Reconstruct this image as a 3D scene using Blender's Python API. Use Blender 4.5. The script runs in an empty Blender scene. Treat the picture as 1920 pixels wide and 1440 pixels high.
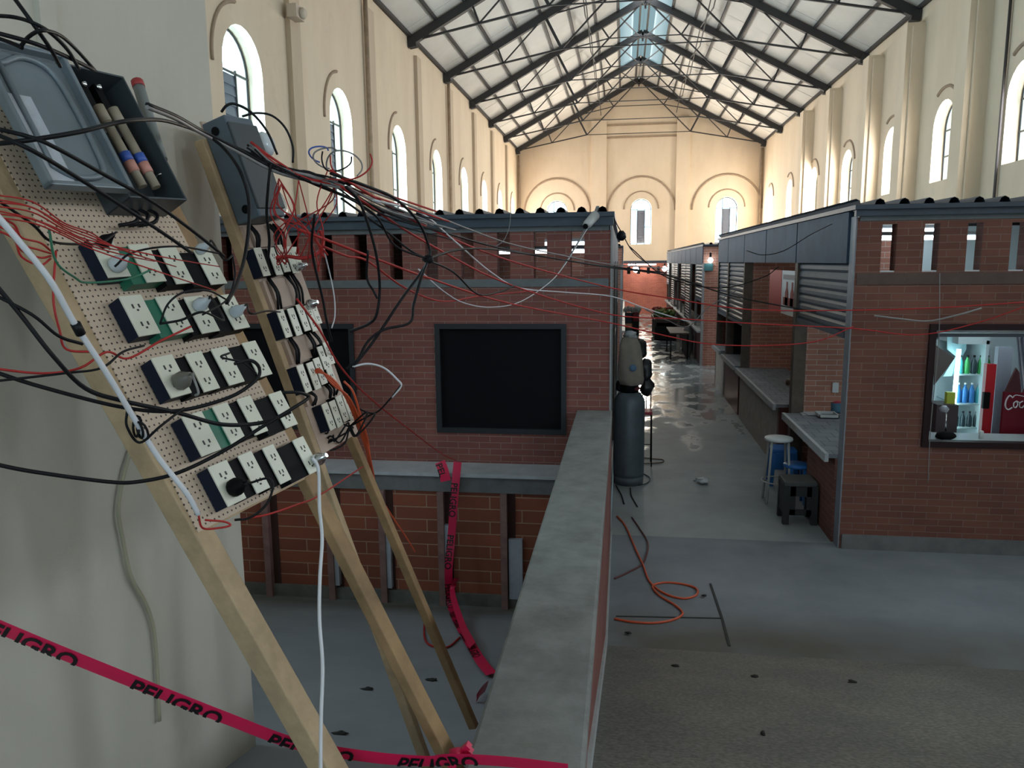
import bpy, bmesh, math, random
import numpy as np
from mathutils import Vector, Matrix

random.seed(7)
SC = bpy.context.scene
COL = SC.collection

# ------------------------------------------------------------------ camera
F, CX, CY = 1440.0, 960.0, 720.0
def nrm(v):
    v = np.array(v, float); return v/np.linalg.norm(v)
_Y = nrm([1170-960, 490-720, F]); _h = np.array([1, -0.0109, 0.0])
_X = nrm(_h-_Y*np.dot(_h, _Y)); _Z = np.cross(_X, _Y)
if _Z[1] > 0: _Z = -_Z
R = np.stack([_X, _Y, _Z], 1)
EYE = np.array([0, 0, 2.7])
def ray(px, py): return R.T @ np.array([px-CX, py-CY, F])
def at(px, py, Y):
    d = ray(px, py); return tuple(EYE+d*(Y/d[1]))
def atz(px, py, z):
    d = ray(px, py); return tuple(EYE+d*((z-EYE[2])/d[2]))
def atx(px, py, x):
    d = ray(px, py); return tuple(EYE+d*(x/d[0]))
cam = bpy.data.cameras.new('camera'); camo = bpy.data.objects.new('camera', cam); COL.objects.link(camo)
M = Matrix.Identity(4)
for i in range(3):
    M[i][0] = R[0][i]; M[i][1] = -R[1][i]; M[i][2] = -R[2][i]; M[i][3] = EYE[i]
camo.matrix_world = M
cam.sensor_width = 36; cam.sensor_fit = 'HORIZONTAL'; cam.lens = 36*F/1920; cam.clip_start = 0.02; cam.clip_end = 200
SC.camera = camo

# ------------------------------------------------------------------ materials
MATS = {}
def mat(name, col, rough=0.7, metal=0.0, var=0.0, vscale=6.0, bump=0.0, bscale=40.0, emit=None, estr=0.0, detail=5.0, col2=None, spec=0.5):
    if name in MATS: return MATS[name]
    m = bpy.data.materials.new(name); m.use_nodes = True; nt = m.node_tree; N = nt.nodes; L = nt.links
    b = N['Principled BSDF']; b.inputs['Roughness'].default_value = rough; b.inputs['Metallic'].default_value = metal; b.inputs['Specular IOR Level'].default_value = spec
    b.inputs['Base Color'].default_value = (*col, 1)
    tc = N.new('ShaderNodeTexCoord')
    if var > 0 or col2:
        no = N.new('ShaderNodeTexNoise'); no.inputs['Scale'].default_value = vscale; no.inputs['Detail'].default_value = detail
        no.inputs['Roughness'].default_value = 0.65
        L.new(tc.outputs['Object'], no.inputs['Vector'])
        rp = N.new('ShaderNodeValToRGB'); rp.color_ramp.elements[0].position = 0.3; rp.color_ramp.elements[1].position = 0.7
        c2 = col2 or tuple(min(1, x*(1+var)) for x in col); c1 = tuple(x*(1-var) for x in col) if not col2 else col
        rp.color_ramp.elements[0].color = (*c1, 1); rp.color_ramp.elements[1].color = (*c2, 1)
        L.new(no.outputs['Fac'], rp.inputs['Fac']); L.new(rp.outputs['Color'], b.inputs['Base Color'])
    if bump > 0:
        n2 = N.new('ShaderNodeTexNoise'); n2.inputs['Scale'].default_value = bscale; n2.inputs['Detail'].default_value = 4
        L.new(tc.outputs['Object'], n2.inputs['Vector'])
        bp = N.new('ShaderNodeBump'); bp.inputs['Strength'].default_value = bump; bp.inputs['Distance'].default_value = 0.02
        L.new(n2.outputs['Fac'], bp.inputs['Height']); L.new(bp.outputs['Normal'], b.inputs['Normal'])
    if emit:
        b.inputs['Emission Color'].default_value = (*emit, 1); b.inputs['Emission Strength'].default_value = estr
    MATS[name] = m; return m

def brick_mat(name, c1, c2, mortar, bw=0.23, rh=0.063, ms=0.008):
    m = bpy.data.materials.new(name); m.use_nodes = True; nt = m.node_tree; N = nt.nodes; L = nt.links
    b = N['Principled BSDF']; b.inputs['Roughness'].default_value = 0.8
    uv = N.new('ShaderNodeUVMap')
    br = N.new('ShaderNodeTexBrick'); br.inputs['Scale'].default_value = 1.0
    br.inputs['Brick Width'].default_value = bw; br.inputs['Row Height'].default_value = rh
    br.inputs['Mortar Size'].default_value = ms*0.5; br.inputs['Mortar Smooth'].default_value = 0.3; br.inputs['Bias'].default_value = 0
    br.inputs['Color1'].default_value = (*c1, 1); br.inputs['Color2'].default_value = (*c2, 1); br.inputs['Mortar'].default_value = (*mortar, 1)
    L.new(uv.outputs['UV'], br.inputs['Vector'])
    no = N.new('ShaderNodeTexNoise'); no.inputs['Scale'].default_value = 2.2; no.inputs['Detail'].default_value = 6
    L.new(uv.outputs['UV'], no.inputs['Vector'])
    mx = N.new('ShaderNodeMix'); mx.data_type = 'RGBA'; mx.blend_type = 'MULTIPLY'; mx.inputs['Factor'].default_value = 0.5
    rp = N.new('ShaderNodeValToRGB'); rp.color_ramp.elements[0].position = .3; rp.color_ramp.elements[1].position = .75
    rp.color_ramp.elements[0].color = (.55, .55, .55, 1); rp.color_ramp.elements[1].color = (1.1, 1.1, 1.1, 1)
    L.new(no.outputs['Fac'], rp.inputs['Fac'])
    L.new(br.outputs['Color'], mx.inputs['A']); L.new(rp.outputs['Color'], mx.inputs['B']); L.new(mx.outputs['Result'], b.inputs['Base Color'])
    bp = N.new('ShaderNodeBump'); bp.inputs['Strength'].default_value = 0.5; bp.inputs['Distance'].default_value = 0.006; bp.invert = True
    L.new(br.outputs['Fac'], bp.inputs['Height']); L.new(bp.outputs['Normal'], b.inputs['Normal'])
    MATS[name] = m; return m

BRICK = brick_mat('brick', (.245, .083, .066), (.19, .060, .050), (.28, .18, .155), .215)
BRICK2 = brick_mat('brick_brown', (.205, .076, .053), (.155, .055, .040), (.215, .135, .11), .215)
BRICKD = brick_mat('brick_dark', (.30, .085, .045), (.235, .066, .040), (.40, .25, .17), .62, .125, .012)
BRICKL = brick_mat('brick_interior', (.44, .19, .135), (.35, .145, .105), (.52, .43, .37))
BRICKR = brick_mat('brick_red', (.58, .19, .13), (.50, .15, .10), (.55, .35, .28))
def plaster(name, col, col2, stain, sfac=0.35):
    m = bpy.data.materials.new(name); m.use_nodes = True; nt = m.node_tree; N = nt.nodes; L = nt.links
    b = N['Principled BSDF']; b.inputs['Roughness'].default_value = 0.85
    tc = N.new('ShaderNodeTexCoord'); mp = N.new('ShaderNodeMapping'); mp.inputs['Scale'].default_value = (1, 1, .35)
    L.new(tc.outputs['Object'], mp.inputs['Vector'])
    n1 = N.new('ShaderNodeTexNoise'); n1.inputs['Scale'].default_value = 0.8; n1.inputs['Detail'].default_value = 7; n1.inputs['Roughness'].default_value = .65
    L.new(mp.outputs['Vector'], n1.inputs['Vector'])
    r1 = N.new('ShaderNodeValToRGB'); r1.color_ramp.elements[0].position = .35; r1.color_ramp.elements[1].position = .65
    r1.color_ramp.elements[0].color = (*col, 1); r1.color_ramp.elements[1].color = (*col2, 1)
    L.new(n1.outputs['Fac'], r1.inputs['Fac'])
    n2 = N.new('ShaderNodeTexNoise'); n2.inputs['Scale'].default_value = 1.7; n2.inputs['Detail'].default_value = 9; n2.inputs['Roughness'].default_value = .75
    L.new(tc.outputs['Object'], n2.inputs['Vector'])
    r2 = N.new('ShaderNodeValToRGB'); r2.color_ramp.elements[0].position = .58; r2.color_ramp.elements[1].position = .8
    r2.color_ramp.elements[0].color = (0, 0, 0, 1); r2.color_ramp.elements[1].color = (sfac, sfac, sfac, 1)
    L.new(n2.outputs['Fac'], r2.inputs['Fac'])
    mx = N.new('ShaderNodeMix'); mx.data_type = 'RGBA'; L.new(r2.outputs['Color'], mx.inputs['Factor'])
    L.new(r1.outputs['Color'], mx.inputs['A']); mx.inputs['B'].default_value = (*stain, 1)
    L.new(mx.outputs['Result'], b.inputs['Base Color'])
    bp = N.new('ShaderNodeBump'); bp.inputs['Strength'].default_value = .25; bp.inputs['Distance'].default_value = .02
    L.new(n2.outputs['Fac'], bp.inputs['Height']); L.new(bp.outputs['Normal'], b.inputs['Normal'])
    MATS[name] = m; return m
CREAM = plaster('cream_plaster', (.71, .585, .435), (.79, .665, .51), (.46, .36, .26), .3)
PIER = plaster('pier_plaster', (.47, .445, .385), (.56, .53, .46), (.33, .29, .23), .35)
CREAMD = mat('moulding', (.36, .27, .19), .85, var=.15)  # moulding brown deepened to carry the shadow of the hoods
CREAMP = plaster('pilaster_shade', (.54, .43, .31), (.62, .505, .38), (.36, .28, .20), .3)  # darker plaster holds grime and the side shading the even light lacks

def floor_mat(name, c1, c2, wet=False, speck=0.0, stain=None):
    m = bpy.data.materials.new(name); m.use_nodes = True; nt = m.node_tree; N = nt.nodes; L = nt.links
    b = N['Principled BSDF']
    tc = N.new('ShaderNodeNewGeometry')
    n1 = N.new('ShaderNodeTexNoise'); n1.inputs['Scale'].default_value = .9; n1.inputs['Detail'].default_value = 9; n1.inputs['Roughness'].default_value = .62
    L.new(tc.outputs['Position'], n1.inputs['Vector'])
    r1 = N.new('ShaderNodeValToRGB'); r1.color_ramp.elements[0].position = .32; r1.color_ramp.elements[1].position = .68
    r1.color_ramp.elements[0].color = (*c1, 1); r1.color_ramp.elements[1].color = (*c2, 1)
    L.new(n1.outputs['Fac'], r1.inputs['Fac'])
    last = r1.outputs['Color']
    if speck:
        n3 = N.new('ShaderNodeTexNoise'); n3.inputs['Scale'].default_value = 55; n3.inputs['Detail'].default_value = 3
        L.new(tc.outputs['Position'], n3.inputs['Vector'])
        r3 = N.new('ShaderNodeValToRGB'); r3.color_ramp.elements[0].position = .35; r3.color_ramp.elements[1].position = .7
        lo = 1-speck; r3.color_ramp.elements[0].color = (lo, lo, lo, 1); r3.color_ramp.elements[1].color = (1+speck*.8,)*3+(1,)
        L.new(n3.outputs['Fac'], r3.inputs['Fac'])
        mx = N.new('ShaderNodeMix'); mx.data_type = 'RGBA'; mx.blend_type = 'MULTIPLY'; mx.inputs['Factor'].default_value = 1
        L.new(last, mx.inputs['A']); L.new(r3.outputs['Color'], mx.inputs['B']); last = mx.outputs['Result']
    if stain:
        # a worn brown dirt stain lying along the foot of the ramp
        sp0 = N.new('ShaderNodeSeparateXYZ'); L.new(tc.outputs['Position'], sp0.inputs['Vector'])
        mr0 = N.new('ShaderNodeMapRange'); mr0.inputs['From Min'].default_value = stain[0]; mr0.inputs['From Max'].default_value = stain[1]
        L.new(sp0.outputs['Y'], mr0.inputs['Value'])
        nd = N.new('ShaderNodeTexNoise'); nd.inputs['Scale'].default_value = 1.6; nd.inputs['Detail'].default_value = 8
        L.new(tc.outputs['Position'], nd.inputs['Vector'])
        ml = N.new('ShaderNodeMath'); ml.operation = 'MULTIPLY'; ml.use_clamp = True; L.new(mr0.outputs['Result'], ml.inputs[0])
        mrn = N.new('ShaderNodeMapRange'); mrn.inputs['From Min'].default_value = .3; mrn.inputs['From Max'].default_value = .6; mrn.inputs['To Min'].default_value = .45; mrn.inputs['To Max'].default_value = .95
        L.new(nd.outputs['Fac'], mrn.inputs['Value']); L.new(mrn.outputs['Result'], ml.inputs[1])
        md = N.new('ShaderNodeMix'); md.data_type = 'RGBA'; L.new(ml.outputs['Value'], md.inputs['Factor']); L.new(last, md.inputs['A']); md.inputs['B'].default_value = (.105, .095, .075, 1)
        last = md.outputs['Result']
    L.new(last, b.inputs['Base Color'])
    b.inputs['Roughness'].default_value = .75
    if wet:
        mp = N.new('ShaderNodeMapping'); mp.inputs['Scale'].default_value = (1.0, .55, 1)
        L.new(tc.outputs['Position'], mp.inputs['Vector'])
        n2 = N.new('ShaderNodeTexNoise'); n2.inputs['Scale'].default_value = 2.3; n2.inputs['Detail'].default_value = 5
        L.new(mp.outputs['Vector'], n2.inputs['Vector'])
        sp = N.new('ShaderNodeSeparateXYZ'); L.new(tc.outputs['Position'], sp.inputs['Vector'])
        mr = N.new('ShaderNodeMapRange'); mr.inputs['From Min'].default_value = 8.0; mr.inputs['From Max'].default_value = 15
        mr.inputs['To Min'].default_value = -.25; mr.inputs['To Max'].default_value = .12; L.new(sp.outputs['Y'], mr.inputs['Value'])
        ad = N.new('ShaderNodeMath'); ad.operation = 'ADD'; L.new(n2.outputs['Fac'], ad.inputs[0]); L.new(mr.outputs['Result'], ad.inputs[1])
        r2 = N.new('ShaderNodeValToRGB'); r2.color_ramp.elements[0].position = .5; r2.color_ramp.elements[1].position = .62
        r2.color_ramp.elements[0].color = (.62, .62, .62, 1); r2.color_ramp.elements[1].color = (.09, .09, .09, 1)
        L.new(ad.outputs['Value'], r2.inputs['Fac']); L.new(r2.outputs['Color'], b.inputs['Roughness'])
        nb = N.new('ShaderNodeTexNoise'); nb.inputs['Scale'].default_value = 7; nb.inputs['Detail'].default_value = 3
        L.new(tc.outputs['Position'], nb.inputs['Vector'])
    else:
        nb = n1
    bp = N.new('ShaderNodeBump'); bp.inputs['Strength'].default_value = .35 if not speck else .5; bp.inputs['Distance'].default_value = .01
    L.new(nb.outputs['Fac'], bp.inputs['Height']); L.new(bp.outputs['Normal'], b.inputs['Normal'])
    MATS[name] = m; return m
FLOORN = floor_mat('slab_concrete', (.145, .160, .182), (.235, .255, .28), False, 0, (5.85, 5.35))
FLOOR = floor_mat('aisle_concrete', (.21, .23, .24), (.325, .35, .355), True)
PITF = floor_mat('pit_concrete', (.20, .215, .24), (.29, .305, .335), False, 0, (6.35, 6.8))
RAMP = floor_mat('rough_concrete', (.108, .105, .098), (.195, .182, .158), False, .35)
CONC = mat('cap_concrete', (.205, .21, .205), .8, var=.28, vscale=5, bump=.25, bscale=25, detail=9)
CONC2 = mat('band_concrete', (.15, .15, .155), .8, var=.2, vscale=5)
LEDGE = mat('painted_ledge', (.42, .43, .46), .6, var=.12)
SHEET = mat('roof_sheet_white', (.69, .675, .63), .7, var=.08, vscale=.7)
STEEL = mat('dark_steel', (.035, .034, .036), .6)
FASC = mat('fascia_paint', (.042, .070, .112), .7, var=.2, vscale=3, spec=.3)
ROOFT = mat('stall_roof_paint', (.03, .045, .07), .5, var=.2)
GREYB = mat('lintel_grey', (.13, .14, .15), .7, var=.15)
SHUT = mat('shutter_metal', (.085, .108, .14), .5, .2, var=.12)
POSTM = mat('post_brown', (.09, .065, .05), .65, var=.3, vscale=9)
POSTG = mat('post_grey', (.25, .25, .26), .55, var=.15)
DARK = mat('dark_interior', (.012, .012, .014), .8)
FRAME = mat('window_frame_dark', (.010, .012, .018), .6)
FRAMER = mat('window_frame_maroon', (.022, .008, .010), .5, spec=.25)
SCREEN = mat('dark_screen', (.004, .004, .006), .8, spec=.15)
TILE = brick_mat('counter_tile', (.25, .26, .28), (.20, .21, .235), (.12, .12, .12), .20, .20, .012)
COUNT = mat('counter_edge', (.42, .42, .43), .5, var=.12)
WOOD = mat('raw_wood', (.42, .30, .18), .7, var=.22, vscale=7, bump=.15)
WOODD = mat('weathered_wood', (.30, .185, .09), .7, var=.35, vscale=5, bump=.15)
def peg_mat(name, col, hole):
    m = bpy.data.materials.new(name); m.use_nodes = True; nt = m.node_tree; N = nt.nodes; L = nt.links
    b = N['Principled BSDF']; b.inputs['Roughness'].default_value = .6
    uv = N.new('ShaderNodeUVMap'); sc = N.new('ShaderNodeVectorMath'); sc.operation = 'SCALE'; sc.inputs['Scale'].default_value = 1/.0165
    L.new(uv.outputs['UV'], sc.inputs[0]); fr = N.new('ShaderNodeVectorMath'); fr.operation = 'FRACTION'; L.new(sc.outputs[0], fr.inputs[0])
    ds = N.new('ShaderNodeVectorMath'); ds.operation = 'DISTANCE'; L.new(fr.outputs[0], ds.inputs[0]); ds.inputs[1].default_value = (.5, .5, 0)
    lt = N.new('ShaderNodeMath'); lt.operation = 'LESS_THAN'; lt.inputs[1].default_value = .17; L.new(ds.outputs['Value'], lt.inputs[0])
    mx = N.new('ShaderNodeMix'); mx.data_type = 'RGBA'; L.new(lt.outputs[0], mx.inputs['Factor'])
    mx.inputs['A'].default_value = (*col, 1); mx.inputs['B'].default_value = (*hole, 1); L.new(mx.outputs['Result'], b.inputs['Base Color'])
    MATS[name] = m; return m
PEG = peg_mat('pegboard', (.56, .43, .33), (.05, .035, .028))
BOARD2 = mat('pinkish_board', (.50, .38, .31), .6, var=.1, vscale=12)
PLATE = mat('ivory_plate', (.66, .65, .55), .35)
SLOT = mat('slot_dark', (.02, .02, .02), .5)
NAVY = mat('box_navy', (.009, .014, .030), .5, spec=.15)
BLACKP = mat('box_black', (.004, .004, .005), .6, spec=.12)
GREENP = mat('box_green', (.015, .14, .085), .4)
BOXG = mat('enclosure_grey', (.17, .20, .225), .4, .25, var=.1, vscale=5)
BOXD = mat('enclosure_dark', (.05, .06, .068), .45, .2)
PAPER = mat('label_paper', (.42, .45, .50), .5, var=.1, vscale=30)
BLK = mat('cable_black', (.007, .007, .009), .5, spec=.2)
GRY = mat('cable_grey', (.22, .21, .21), .5)
WHT = mat('cable_white', (.62, .62, .66), .45)
RED = mat('wire_red', (.40, .024, .022), .5, spec=.3)
ORG = mat('wire_orange', (.60, .09, .03), .45)
BLU = mat('wire_blue', (.04, .10, .42), .4)
GRN = mat('wire_green', (.03, .16, .09), .4)
CLEAR = mat('clear_plug', (.55, .60, .64), .15)
METAL = mat('bright_metal', (.75, .77, .8), .22, 1.0)
TAPE = mat('pink_tape', (.62, .012, .075), .35)
TAPEK = mat('tape_print', (.006, .004, .006), .4)
TANK = mat('gas_tank_grey', (.10, .125, .145), .45, .2, var=.18, vscale=5)
GLASSY = None
def pane_mat():
    m = bpy.data.materials.new('pane_glass'); m.use_nodes = True; nt = m.node_tree; N = nt.nodes; L = nt.links
    N.remove(N['Principled BSDF']); t = N.new('ShaderNodeBsdfTransparent'); t.inputs['Color'].default_value = (.9, .96, .98, 1)
    g = N.new('ShaderNodeBsdfGlossy'); g.inputs['Roughness'].default_value = .05
    mx = N.new('ShaderNodeMixShader'); mx.inputs['Fac'].default_value = .05
    L.new(t.outputs[0], mx.inputs[1]); L.new(g.outputs[0], mx.inputs[2]); L.new(mx.outputs[0], N['Material Output'].inputs['Surface'])
    return m
PANE = pane_mat()
def skylight_mat():
    m = bpy.data.materials.new('skylight_sheet'); m.use_nodes = True; nt = m.node_tree; N = nt.nodes; L = nt.links
    N.remove(N['Principled BSDF']); t = N.new('ShaderNodeBsdfTransparent'); t.inputs['Color'].default_value = (.15, .155, .15, 1)
    g = N.new('ShaderNodeBsdfTranslucent'); g.inputs['Color'].default_value = (.60, .62, .60, 1)
    mx = N.new('ShaderNodeMixShader'); mx.inputs['Fac'].default_value = .3
    L.new(t.outputs[0], mx.inputs[1]); L.new(g.outputs[0], mx.inputs[2]); L.new(mx.outputs[0], N['Material Output'].inputs['Surface'])
    return m
SKYL = skylight_mat()
TUBE = mat('fluorescent_tube', (.9, .9, .9), .4, emit=(.82, .93, 1.0), estr=9)
LEDM = mat('fridge_led', (.9, .9, .9), .4, emit=(.62, .95, 1.0), estr=9)
BULB = mat('bulb_glow', (.9, .9, .9), .4, emit=(.85, 1.0, 1.0), estr=14)

# ------------------------------------------------------------------ mesh helpers
V3 = lambda p: np.array(p, float)
class MB:
    def __init__(s, uvax=None): s.v = []; s.f = []; s.m = []; s.sm = []; s.uvax = uvax; s.cur = 0
    def add(s, vs, fs, smooth=False):
        b = len(s.v); s.v += [tuple(float(c) for c in p) for p in vs]
        for f in fs: s.f.append([b+i for i in f]); s.m.append(s.cur); s.sm.append(smooth)
        return s
    def box(s, x0, x1, y0, y1, z0, z1):
        return s.obox((x0, y0, z0), (x1-x0, 0, 0), (0, y1-y0, 0), (0, 0, z1-z0))
    def obox(s, o, a, b, c):
        o, a, b, c = map(V3, (o, a, b, c))
        vs = [o, o+a, o+a+b, o+b, o+c, o+a+c, o+a+b+c, o+b+c]
        fs = [(0, 3, 2, 1), (4, 5, 6, 7), (0, 1, 5, 4), (1, 2, 6, 5), (2, 3, 7, 6), (3, 0, 4, 7)]
        if np.dot(np.cross(a, b), c) < 0: fs = [f[::-1] for f in fs]
        return s.add(vs, fs)
    def quad(s, *p): return s.add(p, [tuple(range(len(p)))])
    def bar(s, p, q, w, h=None, up=(0, 0, 1)):
        h = h or w; p, q = V3(p), V3(q); d = nrm(q-p); u = V3(up)
        if abs(np.dot(d, u)) > .98: u = V3((0, 1, 0))
        a = nrm(np.cross(d, u)); b = np.cross(a, d)
        return s.obox(p-a*w/2-b*h/2, a*w, b*h, q-p)
    def tube(s, pts, r, n=6, closed=False, caps=True):
        P = [V3(p) for p in pts]; N = len(P)
        if np.isscalar(r): r = [r]*N
        T = []
        for i in range(N):
            a = P[(i-1) % N] if (closed or i > 0) else P[i]; b = P[(i+1) % N] if (closed or i < N-1) else P[i]
            d = b-a; T.append(d/(np.linalg.norm(d)+1e-9))
        u = np.cross(T[0], (0, 0, 1)); 
        if np.linalg.norm(u) < .1: u = np.cross(T[0], (1, 0, 0))
        u = nrm(u); vs = []
        for i in range(N):
            u = u-T[i]*np.dot(u, T[i]); u = u/(np.linalg.norm(u)+1e-9); w = np.cross(T[i], u)
            for k in range(n):
                t = 2*math.pi*k/n; vs.append(P[i]+(u*math.cos(t)+w*math.sin(t))*r[i])
        fs = []
        for i in range(N if closed else N-1):
            j = (i+1) % N
            for k in range(n): fs.append((i*n+k, i*n+(k+1) % n, j*n+(k+1) % n, j*n+k))
        s.add(vs, fs, True)
        if caps and not closed:
            b = len(s.v)-N*n
            s.f.append([b+k for k in range(n)][::-1]); s.m.append(s.cur); s.sm.append(False)
            s.f.append([b+(N-1)*n+k for k in range(n)]); s.m.append(s.cur); s.sm.append(False)
        return s
    def lathe(s, prof, c, n=24, axis=(0, 0, 1), smooth=True):
        c = V3(c); ax = nrm(axis); u = np.cross(ax, (0, 0, 1)); u = nrm(u) if np.linalg.norm(u) > .1 else V3((1, 0, 0)); w = np.cross(ax, u)
        vs = []; 
        for r, z in prof:
            for k in range(n):
                t = 2*math.pi*k/n; vs.append(c+ax*z+(u*math.cos(t)+w*math.sin(t))*max(r, 1e-4))
        fs = []
        for i in range(len(prof)-1):
            for k in range(n): fs.append((i*n+k, i*n+(k+1) % n, (i+1)*n+(k+1) % n, (i+1)*n+k))
        s.add(vs, fs, smooth)
        b = len(s.v)-len(prof)*n
        for i, rev in ((0, True), (len(prof)-1, False)):
            if prof[i][0] > 1e-3:
                f = [b+i*n+k for k in range(n)]; s.f.append(f[::-1] if rev else f); s.m.append(s.cur); s.sm.append(False)
        return s
    def prism(s, poly, d):
        n = len(poly); d = V3(d); vs = [V3(p) for p in poly]+[V3(p)+d for p in poly]
        fs = [tuple(range(n))[::-1], tuple(range(n, 2*n))]+[(i, (i+1) % n, n+(i+1) % n, n+i) for i in range(n)]
        return s.add(vs, fs)
    def blob(s, c, rx, ry, rz, seed=0, amp=.15, nu=14, nv=10):
        rnd = random.Random(seed); ph = [rnd.uniform(0, 6.28) for _ in range(6)]; vs = []
        for i in range(nv+1):
            a = math.pi*i/nv
            for k in range(nu):
                t = 2*math.pi*k/nu
                f = 1+amp*(math.sin(3*t+ph[0]+2*a)*.5+math.sin(5*a+ph[1]+t)*.4+math.sin(7*t+ph[2]-3*a)*.3)*math.sin(a)
                vs.append((c[0]+rx*math.sin(a)*math.cos(t)*f, c[1]+ry*math.sin(a)*math.sin(t)*f, c[2]+rz*math.cos(a)*(1+(f-1)*.5)))
        fs = [(i*nu+k, (i+1)*nu+k, (i+1)*nu+(k+1) % nu, i*nu+(k+1) % nu) for i in range(nv) for k in range(nu)]
        return s.add(vs, fs, True)
    def build(s, name, m, parent=None, bevel=0.0, loc=None):
        """links the shapes as ONE mesh object; coordinates are world ones, stored relative to the thing's base"""
        root = parent
        while root is not None and root.parent is not None: root = root.parent
        A = np.array(s.v)
        if parent is None:
            base = V3(loc) if loc is not None else np.array([(A[:, 0].min()+A[:, 0].max())/2, (A[:, 1].min()+A[:, 1].max())/2, A[:, 2].min()])
        else: base = np.array(root.location)
        me = bpy.data.meshes.new(name); me.from_pydata([tuple(p) for p in (A-base)], [], s.f)
        ms = m if isinstance(m, (list, tuple)) else [m]
        for x in ms: me.materials.append(x)
        uvl = me.uv_layers.new(name='UVMap')
        for p in me.polygons:
            p.use_smooth = s.sm[p.index]; p.material_index = min(s.m[p.index], len(ms)-1)
            nn = p.normal
            for li in p.loop_indices:
                co = A[me.loops[li].vertex_index]
                if s.uvax is not None: uv = (np.dot(co-s.uvax[2], s.uvax[0]), np.dot(co-s.uvax[2], s.uvax[1]))
                elif abs(nn.z) > .7: uv = (co[0], co[1])
                elif abs(nn.x) > abs(nn.y): uv = (co[1], co[2])
                else: uv = (co[0], co[2])
                uvl.data[li].uv = uv
        me.validate(); me.update()
        o = bpy.data.objects.new(name, me); COL.objects.link(o)
        if parent is None: o.location = tuple(base)
        else: o.parent = parent
        if bevel:
            b = o.modifiers.new('bevel', 'BEVEL'); b.width = bevel; b.segments = 2; b.limit_method = 'ANGLE'
        return o
def tag(o, label=None, cat=None, group=None, kind=None):
    if label: o['label'] = label
    if cat: o['category'] = cat
    if group: o['group'] = group
    if kind: o['kind'] = kind
    return o
def thing(name, loc, label, cat, group=None, kind=None):
    o = bpy.data.objects.new(name, None); COL.objects.link(o); o.location = tuple(float(c) for c in loc); o.empty_display_size = .1
    return tag(o, label, cat, group, kind)
def struct(o, label, cat): return tag(o, label, cat, None, 'structure')
def smoothpath(pts, k=6):
    P = [V3(p) for p in pts]
    if len(P) < 3: return P
    P = [2*P[0]-P[1]]+P+[2*P[-1]-P[-2]]; out = []
    for i in range(1, len(P)-2):
        for j in range(k):
            t = j/k; a, b, c, d = P[i-1], P[i], P[i+1], P[i+2]
            out.append(.5*((2*b)+(-a+c)*t+(2*a-5*b+4*c-d)*t*t+(-a+3*b-3*c+d)*t**3))
    out.append(P[-2]); return out

# ------------------------------------------------------------------ room
XL, XR, YB, YE = -6.0, 7.35, -8.0, 44.0
ZE, ZR = 8.8, 12.3
XM = (XL+XR)/2
def roofz(x): return ZR-(ZR-ZE)*abs(x-XM)/((XR-XL)/2)
WT = .55

def arched(mb, s0, s1, z0, top, holes, mp):
    """wall from s0 to s1 with arched openings; holes: (centre, width, sill, crown); mp(s, z, t) gives the world point at depth t"""
    cuts = {s0, s1}
    for c, w, zs, zt in holes:
        for i in range(13): cuts.add(round(c-w/2*math.cos(math.pi*i/12), 5))
    if callable(top): cuts.add(XM); tf = top
    else: tf = lambda s: top
    cuts = sorted(cuts)
    def low(c, w, zt, s):
        r = w/2; return zt-r+math.sqrt(max(0, r*r-(s-c)**2))
    def col(sa, sb, za, zb, ta, tb, cap_lo, cap_hi):
        for t, fl in ((0, False), (1, True)):
            q = [mp(sa, za, t), mp(sb, zb, t), mp(sb, tb, t), mp(sa, ta, t)]; mb.quad(*(q[::-1] if fl else q))
        if cap_lo: mb.quad(mp(sa, za, 1), mp(sb, zb, 1), mp(sb, zb, 0), mp(sa, za, 0))
        if cap_hi: mb.quad(mp(sa, ta, 0), mp(sb, tb, 0), mp(sb, tb, 1), mp(sa, ta, 1))
    for sa, sb in zip(cuts[:-1], cuts[1:]):
        mid = (sa+sb)/2; h = [q for q in holes if abs(mid-q[0]) < q[1]/2]
        if not h: col(sa, sb, z0, z0, tf(sa), tf(sb), True, True)
        else:
            c, w, zs, zt = h[0]
            col(sa, sb, z0, z0, zs, zs, True, True)
            col(sa, sb, low(c, w, zt, sa), low(c, w, zt, sb), tf(sa), tf(sb), True, True)
    for c, w, zs, zt in holes:
        for e in (-1, 1):
            s = c+e*w/2; za = zt-w/2
            q = [mp(s, zs, 0), mp(s, zs, 1), mp(s, za, 1), mp(s, za, 0)]; mb.quad(*(q if e < 0 else q[::-1]))
    return mb

LW = [(12.06+4.3*k, 1.32, 3.75, 6.42-.04*k) for k in range(8)]
LW = [(3.4, 1.32, 3.75, 6.45), (-1.0, 1.32, 3.75, 6.45), (-5.2, 1.32, 3.75, 6.45)]+LW
RWc = [16.25, 19.9, 23.5, 27.85, 32.5, 37.0, 41.6]
RW = [(y, 1.25, 4.5, 6.35-.02*i) for i, y in enumerate(RWc)]
RW = [(11.6, 1.25, 4.5, 6.4), (7.2, 1.25, 4.5, 6.4), (2.9, 1.25, 4.5, 6.4), (-1.6, 1.25, 4.5, 6.4), (-5.6, 1.25, 4.5, 6.4)]+RW
EW = [(-3.75, 1.15, 3.63, 6.1), (.9, 1.15, 3.63, 6.1), (5.5, 1.15, 3.63, 6.1)]
mpL = lambda s, z, t: (XL-t*WT, s, z)
mpR = lambda s, z, t: (XR+t*WT, s, z)
mpE = lambda s, z, t: (s, YE+t*WT, z)
mpB = lambda s, z, t: (s, YB-t*WT, z)
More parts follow.
